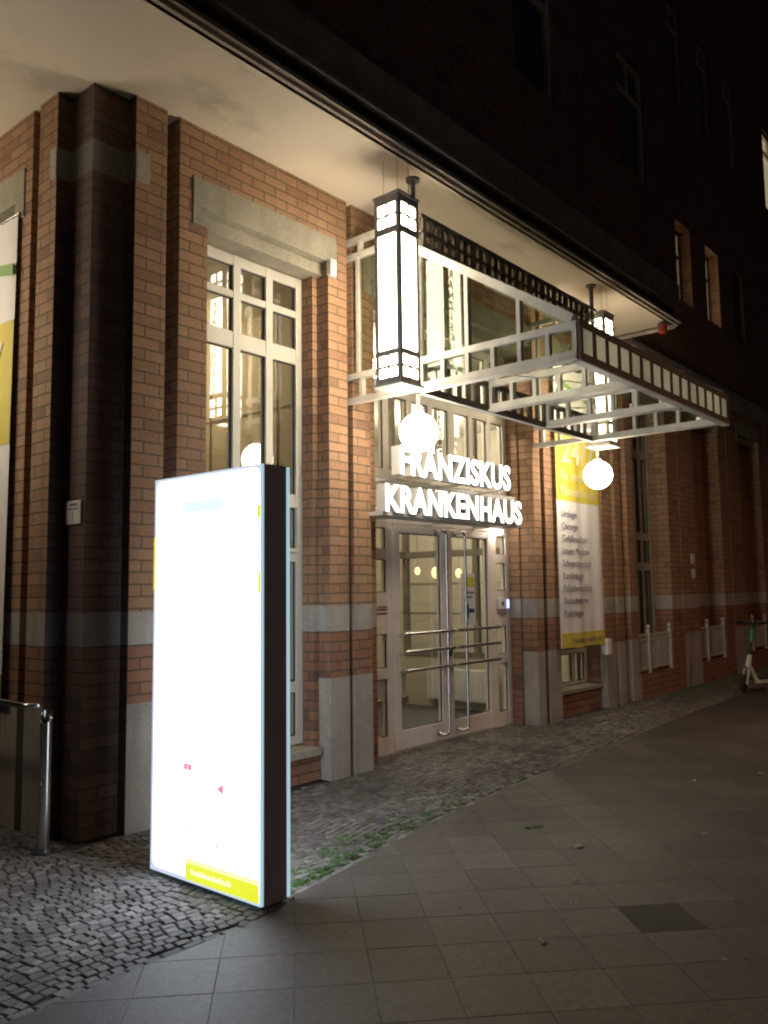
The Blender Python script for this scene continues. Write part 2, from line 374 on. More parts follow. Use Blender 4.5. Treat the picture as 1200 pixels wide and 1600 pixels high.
# slabs laid diagonally
def clip(poly, inside, cut):
    out = []
    for i in range(len(poly)):
        a, b = poly[i - 1], poly[i]; ia, ib = inside(a), inside(b)
        if ia != ib:
            t0, t1 = 0.0, 1.0
            for _ in range(14):
                tm = (t0 + t1) / 2; pm = (a[0] + (b[0] - a[0]) * tm, a[1] + (b[1] - a[1]) * tm)
                if inside(pm) == ia: t0 = tm
                else: t1 = tm
            out.append((a[0] + (b[0] - a[0]) * t0, a[1] + (b[1] - a[1]) * t0))
        if ib: out.append(b)
    return out
g = MB(); dx, dy = 0.689, 0.725; sp = 0.3225
def slab(poly, mi, z):
    n = len(poly); cx = sum(p[0] for p in poly) / n; cy = sum(p[1] for p in poly) / n
    def ins(p, k): 
        L = math.hypot(p[0] - cx, p[1] - cy) or 1; f = max(0, (L - k) / L); return (cx + (p[0] - cx) * f, cy + (p[1] - cy) * f)
    gp = random.choice((.0007, .001, .0015, .0022)); a = [ins(p, gp) for p in poly]; b = [ins(p, gp + .002) for p in poly]; base = len(g.v)
    tz = [z + random.uniform(-.0002, .0002) for _ in poly]
    g.v += [(p[0], p[1], -0.028) for p in a] + [(p[0], p[1], zz - 0.0012) for p, zz in zip(a, tz)] + [(p[0], p[1], zz) for p, zz in zip(b, tz)]
    for i in range(n):
        j = (i + 1) % n
        g.f.append((base + i, base + j, base + n + j, base + n + i)); g.mi.append(mi)
        g.f.append((base + n + i, base + n + j, base + 2 * n + j, base + 2 * n + i)); g.mi.append(mi)
    g.f.append(tuple(base + 2 * n + i for i in range(n))); g.mi.append(mi)
inside = lambda p: p[1] < border(p[0]) - 0.012
for i in range(-30, 75):
    for j in range(-40, 60):
        p0 = 3.87 + i * sp; q0 = 0.0 + j * sp * 1.0
        c4 = []
        for a, b in ((0, 0), (1, 0), (1, 1), (0, 1)):
            p = p0 + a * sp; q = q0 + b * sp; c4.append((p * dx + q * dy, p * dy - q * dx))
        cx = sum(c[0] for c in c4) / 4; cy = sum(c[1] for c in c4) / 4
        if cx < -5 or cx > 24 or cy < -5 or cy > 4.6: continue
        pl = clip(c4, inside, None)
        if len(pl) < 3: continue
        ar = abs(sum(pl[k - 1][0] * pl[k][1] - pl[k][0] * pl[k - 1][1] for k in range(len(pl)))) / 2
        if ar < 0.004: continue
        dark = 1 if math.hypot(cx - 3.97, cy - 1.66) < 0.16 else 0
        if sum(pl[k - 1][0] * pl[k][1] - pl[k][0] * pl[k - 1][1] for k in range(len(pl))) < 0: pl = pl[::-1]
        slab(pl, dark, random.uniform(-0.0002, 0.0006))
xa = -5.0
while xa < 24: g.quad((xa, -5.3, -.0016), (xa + .5, -5.3, -.0016), (xa + .5, border(xa + .5) - .012, -.0016), (xa, border(xa) - .012, -.0016), 2); xa += .5
struct('pavement', g, [M['slab'], M['slabdark'], M['sand']])
# small granite setts in wavy rows
g = MB(); rows = 0.056; nst = 0
def sett(cx, cy, L, W, ang, z):
    global nst
    nst += 1
    base = len(g.v); ca, sa = math.cos(ang), math.sin(ang)
    q = []
    for a, b in ((-1, -1), (1, -1), (1, 1), (-1, 1)):
        q.append((a * L / 2 + random.uniform(-.005, .005), b * W / 2 + random.uniform(-.005, .005)))
    for zz, k in ((-0.025, 1.0), (z - 0.004, 1.0), (z, 0.84)):
        for a, b in q: g.v.append((cx + (a * ca - b * sa) * k, cy + (a * sa + b * ca) * k, zz + (random.uniform(-.0015, .0015) if zz > 0 else 0)))
    for i in range(4):
        j = (i + 1) % 4
        g.f.append((base + i, base + j, base + 4 + j, base + 4 + i)); g.mi.append(0)
        g.f.append((base + 4 + i, base + 4 + j, base + 8 + j, base + 8 + i)); g.mi.append(0)
    g.f.append((base + 8, base + 9, base + 10, base + 11)); g.mi.append(0)
yy = 2.9; r = 0
while yy < 9.6:
    xx = -5.0 + random.uniform(0, .06)
    while xx < 22:
        L = random.choice((0.046, 0.052, 0.058, 0.064, 0.072)) + random.uniform(-.004, .004)
        cx = xx + L / 2; am = 0.11; wl = 1.35
        wv = am * abs(math.sin(math.pi * cx / wl)) * 1.0; cy = yy + wv
        ang = math.atan(am * math.pi / wl * math.cos(math.pi * cx / wl) * (1 if math.sin(math.pi * cx / wl) > 0 else -1)) * 0.9 + random.uniform(-.06, .06)
        xx += L + 0.004
        if cy < border(cx) + 0.035: continue
        if cx < 2.9:
            if cy > 9.5: continue
            if cx > 2.84 and cy > 5.0: continue
        elif cy > 5.32: continue
        if cy > 5.02 and not (5.7 < cx < 8.75) and cx > 2.9: continue
        sett(cx, cy, L - 0.002, rows - 0.006 + random.uniform(-.004, .003), ang, 0.001 + random.uniform(-.002, .002))
    yy += rows; r += 1
# a single row of setts lying along the slab edge
xx = -5.0
while xx < 22:
    L = random.uniform(.07, .11); cx = xx + L / 2
    sett(cx, border(cx) + 0.006, L, 0.045, math.atan((border(cx + .05) - border(cx - .05)) / .1), 0.0)
    xx += L + .005
struct('cobblestones', g, M['cobble'])
# ------------------------------------------------------------------ building
B = thing('hospital_building', 'orange brick hospital building with stone bands, overhanging upper storey and glazed entrance', 'building', (2.82, 5.0, 0))
TOP, PL, B0, B1 = 5.19, 0.857, 1.253, 1.476
wall = MB(); band = MB(); plinth = MB()
def seg(a, b, plin=False, top=TOP, bot=0.0, dark=False, cband=False, dark_notch=False):
    """vertical wall strip between plan points a and b, split by height"""
    def q(mb, z0, z1, mi=0):
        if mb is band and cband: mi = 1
        if z1 > z0: mb.quad((a[0], a[1], z0), (b[0], b[1], z0), (b[0], b[1], z1), (a[0], a[1], z1), mi)
    lo = bot
    if plin: q(plinth, bot, PL); lo = PL
    bm_ = 2 if dark_notch else 0
    q(wall, lo, B0, 2 if dark_notch else 1); q(band, B0, B1)
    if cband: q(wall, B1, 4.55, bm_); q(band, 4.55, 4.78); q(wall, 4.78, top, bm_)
    else: q(wall, B1, top, bm_)
def chain(pts, plins, cb=()):
    global band, plinth
    band = MB(); plinth = MB()
    for k, (a, b) in enumerate(zip(pts, pts[1:])): seg(a, b, plins[k] if k < len(plins) else False, cband=k in cb, dark_notch=k in cb)
    if band.f: band.build('stone_band', [M['stone'], M['stonecorner']], B)
    if plinth.f: plinth.build('plinth', M['stone'], B)
GD = 0.22   # groove depth
# left wall, running away from the corner (viewed from -X)
LX = 2.82
def leftpt(y, d=0): return (LX + d, y)
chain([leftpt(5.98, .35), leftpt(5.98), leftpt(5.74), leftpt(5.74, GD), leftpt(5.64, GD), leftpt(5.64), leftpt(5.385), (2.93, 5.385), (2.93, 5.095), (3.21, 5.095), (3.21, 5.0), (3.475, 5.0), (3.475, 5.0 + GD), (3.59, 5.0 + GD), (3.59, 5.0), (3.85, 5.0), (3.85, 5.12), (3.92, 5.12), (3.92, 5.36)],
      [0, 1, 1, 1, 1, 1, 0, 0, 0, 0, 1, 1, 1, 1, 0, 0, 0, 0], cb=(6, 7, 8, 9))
chain([(5.125, 5.36), (5.125, 5.14), (5.185, 5.14), (5.185, 5.0), (5.43, 5.0), (5.43, 5.0 + GD), (5.50, 5.0 + GD), (5.50, 5.0), (5.735, 5.0), (5.735, 5.2), (6.03, 5.2), (6.03, 5.40)],
      [0, 0, 1, 1, 1, 1, 1, 1, 1, 0, 0])
chain([(8.68, 5.40), (8.68, 5.2), (8.70, 5.2), (8.70, 5.0), (8.87, 5.0), (8.87, 5.0 + GD), (8.97, 5.0 + GD), (8.97, 5.0), (9.26, 5.0), (9.26, 5.12), (9.33, 5.12), (9.33, 5.36)],
      [0, 0, 1, 1, 1, 1, 1, 1, 0, 0, 0])
chain([(10.50, 5.36), (10.50, 5.10), (10.52, 5.10), (10.52, 5.0), (10.80, 5.0), (10.80, 5.0 + GD), (10.93, 5.0 + GD), (10.93, 5.0), (11.13, 5.0), (11.13, 5.0 + GD), (11.34, 5.0 + GD), (11.34, 5.0), (11.58, 5.0), (11.58, 5.36)],
      [0, 0, 1, 1, 1, 1, 1, 1, 1, 1, 1, 1, 0])
bays = [(11.58, 12.9)]
x = 12.9
while x < 30:
    chain([(x, 5.36), (x, 5.0), (x + .46, 5.0), (x + .46, 4.994), (x + 1.17, 4.994), (x + 1.17, 5.36)], [0, 0, 0, 1, 0])
    chain([(x + 1.17, 5.30), (x + 2.5, 5.30)], [0])
    bays.append((x + 1.17, x + 2.5)); x += 2.5
# panels over the openings
def over(x0, x1, y=5.0, z0=4.43, top=TOP):
    wall.quad((x0, y, 4.76), (x1, y, 4.76), (x1, y, top), (x0, y, top))
over(3.85, 5.185); over(5.735, 8.70); over(9.26, 10.52)
wall.quad((LX, 7.3, 4.76), (LX, 5.98, 4.76), (LX, 5.98, TOP), (LX, 7.3, TOP))
for a, b in bays: over(a, b, top=TOP)
# rest of the left wall
wall.quad((LX + .3, 7.3, 0), (LX + .3, 5.98, 0), (LX + .3, 5.98, 4.76), (LX + .3, 7.3, 4.76))
chain([leftpt(10.5), leftpt(7.3), leftpt(7.3, .35)], [1, 0])
# window breasts below the openings
def breast(x0, x1, z1, y=5.12):
    wall.quad((x0, y, 0), (x1, y, 0), (x1, y, z1), (x0, y, z1), 1)
breast(3.85, 5.185, 0.215); breast(9.26, 10.52, 0.27, 5.1)
for a, b in bays: wall.box(a, b, 4.98, 5.16, 0, 0.345, 1)
wall.quad((LX + .1, 7.3, 0), (LX + .1, 5.98, 0), (LX + .1, 5.98, .9), (LX + .1, 7.3, .9), 1)
# solid back so that no light leaks between piers and rooms
for a, b in ((2.95, 3.90), (5.13, 6.0), (8.70, 9.30), (10.52, 11.55)): wall.quad((a, 5.37, 0), (b, 5.37, 0), (b, 5.37, TOP), (a, 5.37, TOP))
wall_o = wall.build('wall', [M['brick'], M['brickdark'], M['brickcorner']], B)
# lintels
def lintel(x0, x1, ox0, ox1, legs=True):
    mb = MB(); mb.box(x0, x1, 4.988, 5.13, 4.54, 4.78, bev=0.006)
    if legs: mb.box(x0, ox0 - 0.002, 4.990, 5.05, 4.40, 4.54, bev=.004); mb.box(ox1 + .002, x1, 4.990, 5.05, 4.40, 4.54, bev=.004)
    mb.box(ox0 + .002, ox1 - .002, 5.075, 5.34, 4.43, 4.5385, bev=.004)
    return mb.build('lintel', M['lintel'], B)
lintel(3.71, 5.29, 3.85, 5.185); lintel(5.66, 8.78, 5.735, 8.70); lintel(9.16, 10.62, 9.26, 10.52)
for a, b in bays[:4]: lintel(a - .1, b + .1, a, b)
mb = MB(); mb.box(LX - .012, LX + .13, 5.84, 7.45, 4.54, 4.78, bev=.006); mb.box(LX - .01, LX + .05, 5.84, 5.978, 4.40, 4.54, bev=.004)
mb.box(LX + .075, LX + .34, 5.982, 7.3, 4.43, 4.538, bev=.004); mb.build('lintel', M['lintel'], B)
mb = MB(); mb.box(3.212, 3.33, 4.994, 5.03, 4.55, 4.78, bev=.003); mb.build('stone_block', M['stone'], B)
mb = MB(); mb.box(LX - .006, LX + .03, 5.387, 5.47, 4.55, 4.78, bev=.003); mb.build('stone_block', M['stone'], B)
# windows
def window(x0, x1, y, cols, rows, z0, z1, casement=None, sill=None, fm='frame', d=0.07):
    f = MB(); ys = y - 0.0
    xs = [x0]; 
    for a, b in cols: xs += [a, b]
    xs.append(x1)
    for k in range(0, len(xs), 2):                       # uprights
        f.box(xs[k], xs[k + 1], ys, ys + d, z0, z1, bev=.004)
    zs = [z0]
    for a, b in rows: zs += [a, b]
    zs.append(z1)
    for a, b in cols:
        for k in range(0, len(zs), 2): f.box(a - .003, b + .003, ys + .004, ys + d - .004, zs[k], zs[k + 1], bev=.003)
    fo = f.build('window', M[fm], B)
    gk = MB()
    for a, b in cols:
        for c, e in rows:
            w_ = .009; yy0, yy1 = ys + .022, ys + .034
            gk.box(a, a + w_, yy0, yy1, c, e); gk.box(b - w_, b, yy0, yy1, c, e)
            gk.box(a + w_, b - w_, yy0, yy1, e - w_, e); gk.box(a + w_, b - w_, yy0, yy1, c, c + w_)
    gk.build('gasket', M['gasket'], fo)
    p = MB(); p.box(x0 + .01, x1 - .01, ys + .036, ys + .042, z0 + .01, z1 - .01); p.build('pane', M['glass'], fo)
    if casement:
        a, b, c, e = casement; cm = MB()                 # raised sash frame
        for q in ((a - .035, a - .004, c - .035, e + .035), (b + .004, b + .035, c - .035, e + .035)): cm.box(q[0], q[1], ys - .014, ys - .002, q[2], q[3], bev=.003)
        for q in ((c - .035, c - .004), (e + .004, e + .035)): cm.box(a - .003, b + .003, ys - .014, ys - .002, q[0], q[1], bev=.003)
        cm.build('sash', M['frame'], fo)
    if sill:
        s_ = MB(); s_.box(x0 - .06 if sill[0] is None else sill[0], sill[1], sill[2], y + .02, sill[3], sill[4], bev=.006); s_.build('sill', M['lintel'], fo)
    return fo
rows_full = [(0.37, 0.74), (0.83, 1.86), (1.98, 2.33), (2.45, 3.62), (3.76, 4.05), (4.11, 4.33)]
window(3.925, 5.12, 5.27, [(3.99, 4.33), (4.41, 4.69), (4.77, 5.045)], rows_full, 0.30, 4.42, casement=(4.77, 5.045, 1.98, 2.33), sill=(3.93, 5.125, 5.05, 0.222, 0.285))
window(9.335, 10.495, 5.27, [(9.42, 9.68), (9.76, 10.06), (10.14, 10.42)], rows_full, 0.34, 4.42, sill=(9.3, 10.49, 5.06, 0.275, 0.325))
for a, b in bays[:1]:
    window(a + .005, b - .005, 5.28, [(a + .09, a + .40), (a + .48, b - .44), (b - .36, b - .09)], rows_full, 0.30, 4.42, fm='shadedframe')
    s = MB(); s.quad((a, 5.9, 0), (b, 5.9, 0), (b, 5.9, 4.5), (a, 5.9, 4.5)); s.quad((a, 5.37, 0), (a, 5.9, 0), (a, 5.9, 4.5), (a, 5.37, 4.5)); s.quad((b, 5.37, 0), (b, 5.9, 0), (b, 5.9, 4.5), (b, 5.37, 4.5)); s.build('unlit_room', M['darkroom'], B)
# small metal junction box on the lintel
mb = MB(); mb.box(5.15, 5.225, 4.93, 4.986, 4.40, 4.545, bev=.008); mb.box(5.165, 5.21, 4.918, 4.93, 4.42, 4.53, bev=.004); tag(mb.build('junction_box', M['white'], None), 'small pale metal box fixed at the right end of the window lintel', 'junction box')
# --- entrance front
ED = 5.35
e = MB()
DC = 7.36
# transoms and uprights of the fixed glazing
ucols = [(6.10, 6.35), (6.42, 6.74), (6.82, 7.11), (7.18, 7.48), (7.59, 7.88), (7.95, 8.25), (8.33, 8.60)]
urows = [(2.44, 2.74), (2.83, 3.60), (3.74, 4.34)]
xs = [6.035]
for a, b in ucols: xs += [a, b]
xs.append(8.675)
for k in range(0, len(xs), 2): e.box(xs[k], xs[k + 1], ED, ED + .08, 2.28, 4.42, bev=.004)
zs = [2.28]
for a, b in urows: zs += [a, b]
zs.append(4.42)
for a, b in ucols:
    for k in range(0, len(zs), 2): e.box(a - .003, b + .003, ED + .004, ED + .076, zs[k], zs[k + 1], bev=.003)
srow = [(0.165, 0.73), (0.835, 1.17), (1.58, 1.91), (2.015, 2.23)]
for a, b, g0, g1 in ((6.035, 6.45, 6.10, 6.37), (8.27, 8.675, 8.385, 8.605)):
    e.box(a, g0, ED, ED + .08, 0.01, 2.277, bev=.004); e.box(g1, b, ED, ED + .08, 0.01, 2.277, bev=.004)
    zs = [0.01]
    for c, q in srow: zs += [c, q]
    zs.append(2.277)
    for k in range(0, len(zs), 2): e.box(g0 - .003, g1 + .003, ED + .004, ED + .076, zs[k], zs[k + 1], bev=.003)
ef = e.build('entrance_frame', M['doorframe'], B)
gk = MB()
for cols, rws in ((ucols, urows), ([(6.10, 6.37), (8.385, 8.605)], srow)):
    for a, b in cols:
        for c, q in rws:
            w_ = .009
            gk.box(a, a + w_, ED + .022, ED + .034, c, q); gk.box(b - w_, b, ED + .022, ED + .034, c, q)
            gk.box(a + w_, b - w_, ED + .022, ED + .034, q - w_, q); gk.box(a + w_, b - w_, ED + .022, ED + .034, c, c + w_)
gk.build('gasket', M['gasket'], ef)
p = MB(); p.box(6.05, 8.66, ED + .036, ED + .042, 2.30, 4.40); p.box(6.06, 6.44, ED + .036, ED + .042, .03, 2.26); p.box(8.29, 8.66, ED + .036, ED + .042, .03, 2.26)
p.build('pane', M['glass'], ef)
def leaf(x0, x1, g0, g1, hx, lab):
    f = MB(); f.box(x0, g0, ED - .012, ED + .06, 0.015, 2.272, bev=.005); f.box(g1, x1, ED - .012, ED + .06, 0.015, 2.272, bev=.005)
    f.box(g0 - .003, g1 + .003, ED - .008, ED + .056, 0.015, 0.2, bev=.004); f.box(g0 - .003, g1 + .003, ED - .008, ED + .056, 2.19, 2.272, bev=.004)
    fo = f.build('door', M['doorframe'], B); fo['label'] = lab
    gk = MB(); w_ = .011
    for q in ((g0, g0 + w_, .2, 2.19), (g1 - w_, g1, .2, 2.19), (g0 + w_, g1 - w_, 2.19 - w_, 2.19), (g0 + w_, g1 - w_, .2, .2 + w_)): gk.box(q[0], q[1], ED + .010, ED + .020, q[2], q[3])
    gk.build('gasket', M['gasket'], fo)
    p = MB(); p.box(g0 - .005, g1 + .005, ED + .022, ED + .028, .19, 2.2); p.build('pane', M['glass'], fo)
    h = MB(); s_ = -1 if hx < DC else -1
    ya = ED - .012; yb = ED - .085; base = hx - .10
    arc = []
    for k in range(7):
        t = k / 6 * math.pi / 2; arc.append((hx - .05 + .05 * math.sin(t), yb, 0.085 + .05 - .05 * math.cos(t)))
    arct = [(x_, y_, 2.30 - .0 - (z_ - 0.085)) for x_, y_, z_ in arc][::-1]
    pts = [(base, ya, 0.10), (base + .005, yb + .02, 0.092), (base + .02, yb, 0.085)] + arc
    arct = [(a_[0], a_[1], 2.235 - (a_[2] - .085)) for a_ in arc[::-1]]
    pts += arct + [(base + .02, yb, 2.235), (base + .005, yb + .02, 2.228), (base, ya, 2.22)]
    h.tube(pts, .0155, 12); h.tube([(base, ya + .001, .10), (base, ya - .012, .10)], .026, 14); h.tube([(base, ya + .001, 2.22), (base, ya - .012, 2.22)], .026, 14)
    h.build('handle', M['steel'], fo, True)
    for z in (1.195, 1.03, 0.865) if False else (1.165, 0.985, 0.80):
        b = MB(); ys = ED - .13; a0, a1 = x0 + .03, x1 - .03
        b.tube([(a0, ys, z), (a1, ys, z)], .0165, 12)
        for xb in (a0 + .06, a1 - .06): b.tube([(xb, ys, z), (xb, ED - .03, z - .02), (xb, ED - .012, z - .02)], .011, 10); b.tube([(xb - .018, ys, z), (xb + .018, ys, z)], .022, 12)
        b.build('push_bar', M['steel'], fo, True)
    return fo
leaf(6.455, 7.357, 6.56, 7.27, 7.27, 'left leaf of the glazed entrance door')
lf2 = leaf(7.363, 8.265, 7.47, 8.19, 7.62, 'right leaf of the glazed entrance door')
mb = MB(); mb.box(7.385, 7.435, ED - .018, ED - .011, .88, .99, bev=.003); mb.box(7.40, 7.42, ED - .022, ED - .017, .90, .97); mb.build('lock_plate', M['darksteel'], lf2)
# call box and sticker strips on the side panels
cb = thing('call_box', 'small white intercom box with blue lit key on the right door panel', 'intercom', (8.47, ED, 1.40))
mb = MB(); mb.box(8.385, 8.605, ED - .035, ED - .001, 1.36, 1.49, bev=.008); mb.build('casing', M['white'], cb)
mb = MB(); mb.box(8.545, 8.595, ED - .040, ED - .034, 1.375, 1.475, bev=.004); mb.build('key', M['bluelit'], cb)
mb = MB(); mb.sphere((8.46, ED - .036, 1.43), .026, 12, 8, (1, .3, 1.1)); mb.build('camera_lens', M['inkdark'], cb)
mb = MB(); mb.box(8.385, 8.60, ED - .003, ED + .002, 1.305, 1.318); mb.box(8.43, 8.56, ED - .003, ED + .002, 1.28, 1.289)
tag(mb.build('sticker', M['rednotice'], None), 'thin dark lettering strip on the panel under the intercom', 'sticker')
mb = MB(); mb.box(6.10, 6.37, ED - .003, ED + .002, 1.405, 1.418); mb.box(6.10, 6.37, ED - .003, ED + .002, 1.37, 1.38); mb.box(6.22, 6.37, ED - .003, ED + .002, 1.435, 1.443)
tag(mb.build('sticker', M['rednotice'], None), 'dark red lines of print on the panel left of the entrance doors', 'sticker')
# threshold
mb = MB(); mb.box(6.03, 8.68, 5.33, 5.6, -0.03, 0.009); mb.build('threshold', M['stone'], B)
# notice hanging inside behind the right leaf
nb = thing('notice_sheet', 'white paper notice with yellow heading and navy left arrow behind the right door leaf', 'notice', (7.75, 5.43, 1.2))
mb = MB(); mb.box(7.67, 7.95, 5.3665, 5.3685, 1.20, 1.78); mb.build('sheet', M['white'], nb)
mb = MB(); mb.box(7.74, 7.94, 5.3645, 5.366, 1.63, 1.74); mb.build('heading', M['notyellow'], nb)
mb = MB(); mb.poly([(7.73, 5.3645, 1.36), (7.82, 5.3645, 1.27), (7.82, 5.3645, 1.335), (7.93, 5.3645, 1.335), (7.93, 5.3645, 1.385), (7.82, 5.3645, 1.385), (7.82, 5.3645, 1.45)]); mb.build('arrow', M['blueink'], nb)
mb = MB(); mb.box(7.74, 7.94, 5.3645, 5.366, 1.555, 1.575); mb.box(7.74, 7.90, 5.3645, 5.366, 1.505, 1.525); mb.build('print', M['ink'], nb)
# ------------------------------------------------------------------ lobby behind the doors
mb = MB()
def room(mb, x0, x1, y0, y1, z0, z1, mi=(0, 1, 2)):
    mb.quad((x0, y0, z0), (x1, y0, z0), (x1, y1, z0), (x0, y1, z0), mi[1]); mb.quad((x0, y0, z1), (x0, y1, z1), (x1, y1, z1), (x1, y0, z1), mi[2])
    mb.quad((x0, y1, z0), (x1, y1, z0), (x1, y1, z1), (x0, y1, z1), mi[0]); mb.quad((x0, y0, z0), (x0, y1, z0), (x0, y1, z1), (x0, y0, z1), mi[0])
    mb.quad((x1, y0, z0), (x1, y0, z1), (x1, y1, z1), (x1, y1, z0), mi[0])
room(mb, 5.85, 13.0, 5.44, 11.0, 0.004, 4.55)
# piers' backs facing the lobby
mb.quad((8.70, 5.44, 0), (9.30, 5.44, 0), (9.30, 5.44, 4.55), (8.70, 5.44, 4.55)); mb.quad((10.5, 5.44, 0), (13, 5.44, 0), (13, 5.44, 4.55), (10.5, 5.44, 4.55))
mb.build('lobby', [M['beige'], M['mat'], M['ceil']], B)
# panel joints on the lobby wall, inner porch frame
mb = MB()
for z in (1.15, 1.72): mb.box(12.985, 12.995, 5.6, 11, z, z + .012)
for z in (1.15, 1.72): mb.box(6, 12.9, 10.985, 10.995, z, z + .012)
mb.build('panel_joint', M['intframe'], B)
mb = MB()
X = 9.25
for y in (5.6, 6.2, 6.8, 7.4): mb.box(X, X + .07, y, y + .08, 0.7, 4.5)
for z in (0.68, 2.05, 3.0): mb.box(X + .003, X + .067, 5.5, 7.45, z, z + .09)
mb.box(X + .01, X + .06, 5.5, 7.45, 0.01, .68, 1)
for x_ in (6.2, 6.9, 7.6, 8.3, 8.95): mb.box(x_, x_ + .08, 7.40, 7.47, 0.03, 4.5)
for z in (0.03, 2.05, 3.0): mb.box(6.0, 9.25, 7.403, 7.467, z, z + .09)
mb.build('inner_porch', [M['intframe'], M['beige']], B)
mb = MB(); mb.box(9.15, 9.245, 5.9, 7.0, .12, .55, bev=.02)
for k in range(20): mb.box(9.14, 9.152, 5.93 + k * .053, 5.955 + k * .053, .15, .52)
tag(mb.build('radiator', M['white'], None), 'low cream radiator along the porch wall behind the doors', 'radiator')
def ceiling_lamp(x_, y_, z_, r_, lab, mat='bulb', pend=0.0, top=4.55):
    t = thing('pendant_lamp', lab, 'lamp', (x_, y_, z_), 'lamps inside the lobby')
    a = MB(); a.sphere((x_, y_, z_), r_, 16, 10, (1, 1, .8) if mat == 'bulb' else (1.1, 1.1, 1.5)); a.build('shade', M[mat], t, True)
    b = MB(); b.tube([(x_, y_, z_ + r_ * .7), (x_, y_, top)], .003, 6); b.build('cord', M['darksteel'], t)
ceiling_lamp(7.4, 6.4, 4.25, .16, 'opal lamp under the porch ceiling above the entrance doors')
ceiling_lamp(11.0, 8.3, 4.0, .20, 'opal lamp hanging deep in the lobby ceiling')
ceiling_lamp(10.9, 7.66, 1.86, .05, 'amber pendant lamp seen through the right door leaf', 'amber')
ceiling_lamp(10.1, 7.52, 1.86, .06, 'bright pendant lamp seen at the edge of the left door leaf', 'amber')
ceiling_lamp(9.65, 7.52, 1.88, .04, 'dimmer pendant lamp seen through the left door leaf', 'amber')
mb = MB(); mb.box(6.15, 6.75, 5.9, 5.93, 2.35, 2.78); tag(mb.build('poster', M['bluepanel'], None), 'blue poster hanging behind the glass over the left sidelight', 'poster')
# room behind the tall left window
mb = MB(); room(mb, 3.3, 5.78, 5.44, 8.6, 0.0, 4.55, (0, 0, 1))
for z in (1.4, 2.1, 2.8, 3.5): mb.box(5.762, 5.772, 5.5, 8.59, z, z + .012, 2); mb.box(3.3, 5.76, 8.58, 8.59, z, z + .012, 2)
for y in (6.3, 7.4): mb.box(5.76, 5.773, y, y + .012, 0, 4.5, 2)
mb.build('side_room', [M['beige'], M['ceil'], M['intframe']], B)
mb = MB(); mb.box(4.0, 4.25, 6.6, 6.85, 0, 4.5, bev=.02); mb.build('column', M['white'], B)
t = thing('pendant_lamp', 'opal ceiling lamp in the room behind the tall window', 'lamp', (4.9, 7.3, 4.2), 'lamps inside the lobby')
a = MB(); a.sphere((4.9, 7.3, 4.2), .15, 16, 10, (1, 1, .8)); a.build('shade', M['bulbdim'], t, True)
b = MB(); b.tube([(4.9, 7.3, 4.3), (4.9, 7.3, 4.55)], .012, 8); b.build('cord', M['darksteel'], t)
# ------------------------------------------------------------------ overhanging upper storey
OX0, OX1, OY = 1.85, 11.10, 4.05
sf = MB()
sf.poly([(OX0, OY, TOP), (OX1, OY, TOP), (OX1, 5.4, TOP), (2.9, 5.4, TOP), (2.9, 12, TOP), (OX0, 12, TOP)][::-1]); sf.build('soffit', M['plaster'], B)
def ring(mb, o, z0, z1, th=0.1, mi=0):     # profile running round the storey's edge; o = how far out
    mb.box(OX0 - o, OX1 + o, OY - o, OY - o + th, z0, z1, mi)
    mb.box(OX1 + o - th, OX1 + o, OY - o + th, 4.99, z0, z1, mi); mb.box(OX0 - o, OX0 - o + th, OY - o + th, 12, z0, z1, mi)
co = MB()
ring(co, 0.004, 5.170, 5.205, .03); ring(co, 0.035, 5.208, 5.245, .05)
ring(co, 0.05, 5.375, 5.415, .16); ring(co, 0.03, 5.415, 5.75, .12)
co.build('cornice', M['cornice'], B)
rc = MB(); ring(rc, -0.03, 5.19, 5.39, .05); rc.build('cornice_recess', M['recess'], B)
rd = MB(); rd.box(OX1 - .02, OX1 + .0, OY + .03, 5.0, 5.14, 5.168); rd.build('edge_flashing', M['cornice'], B)
def holed(mb, x0, x1, z0, z1, y, holes, rev=.30):
    xs = sorted({x0, x1, *[h[0] for h in holes], *[h[1] for h in holes]}); zs = sorted({z0, z1, *[h[2] for h in holes], *[h[3] for h in holes]})
    for a, b in zip(xs, xs[1:]):
        for c, d in zip(zs, zs[1:]):
            if any(h[0] <= a and b <= h[1] and h[2] <= c and d <= h[3] for h in holes): continue
            mb.quad((a, y, c), (b, y, c), (b, y, d), (a, y, d))
    for h in holes:
        for q in (((h[0], y), (h[0], y + rev)), ((h[1], y + rev), (h[1], y))):
            mb.quad((*q[0], h[2]), (*q[1], h[2]), (*q[1], h[3]), (*q[0], h[3]))
        mb.quad((h[0], y, h[3]), (h[1], y, h[3]), (h[1], y + rev, h[3]), (h[0], y + rev, h[3])); mb.quad((h[0], y, h[2]), (h[1], y, h[2]), (h[1], y + rev, h[2]), (h[0], y + rev, h[2]))
uw = MB()
h1 = [(x_, x_ + .86, z_, z_ + 1.55) for z_ in (6.85, 10.2, 13.5) for x_ in (1.92, 4.42, 6.92, 9.40)]
holed(uw, OX0, OX1, 5.75, 17, OY, h1)
h2 = [(x_, x_ + .70, 6.5, 7.93) for x_ in (12.28, 13.78, 15.26, 16.75, 21.2, 24.2)] + [(19.55, 20.9, 10.2, 12.1)] + [(x_, x_ + .70, 10.2, 12.1) for x_ in (12.28, 13.78, 15.26, 16.75)]
holed(uw, OX1, 30, 5.30, 17, 5.0, h2)
uw.quad((OX1, OY, 5.75), (OX1, 5.0, 5.75), (OX1, 5.0, 17), (OX1, OY, 17))
uw.quad((OX0, 12, 5.75), (OX0, OY, 5.75), (OX0, OY, 17), (OX0, 12, 17))
uw.build('upper_wall', [M['brickdark']], B)
mb = MB(); mb.box(OX1 + .002, 30, 4.94, 5.05, 4.98, 5.30); mb.build('string_course', M['cornice'], B)
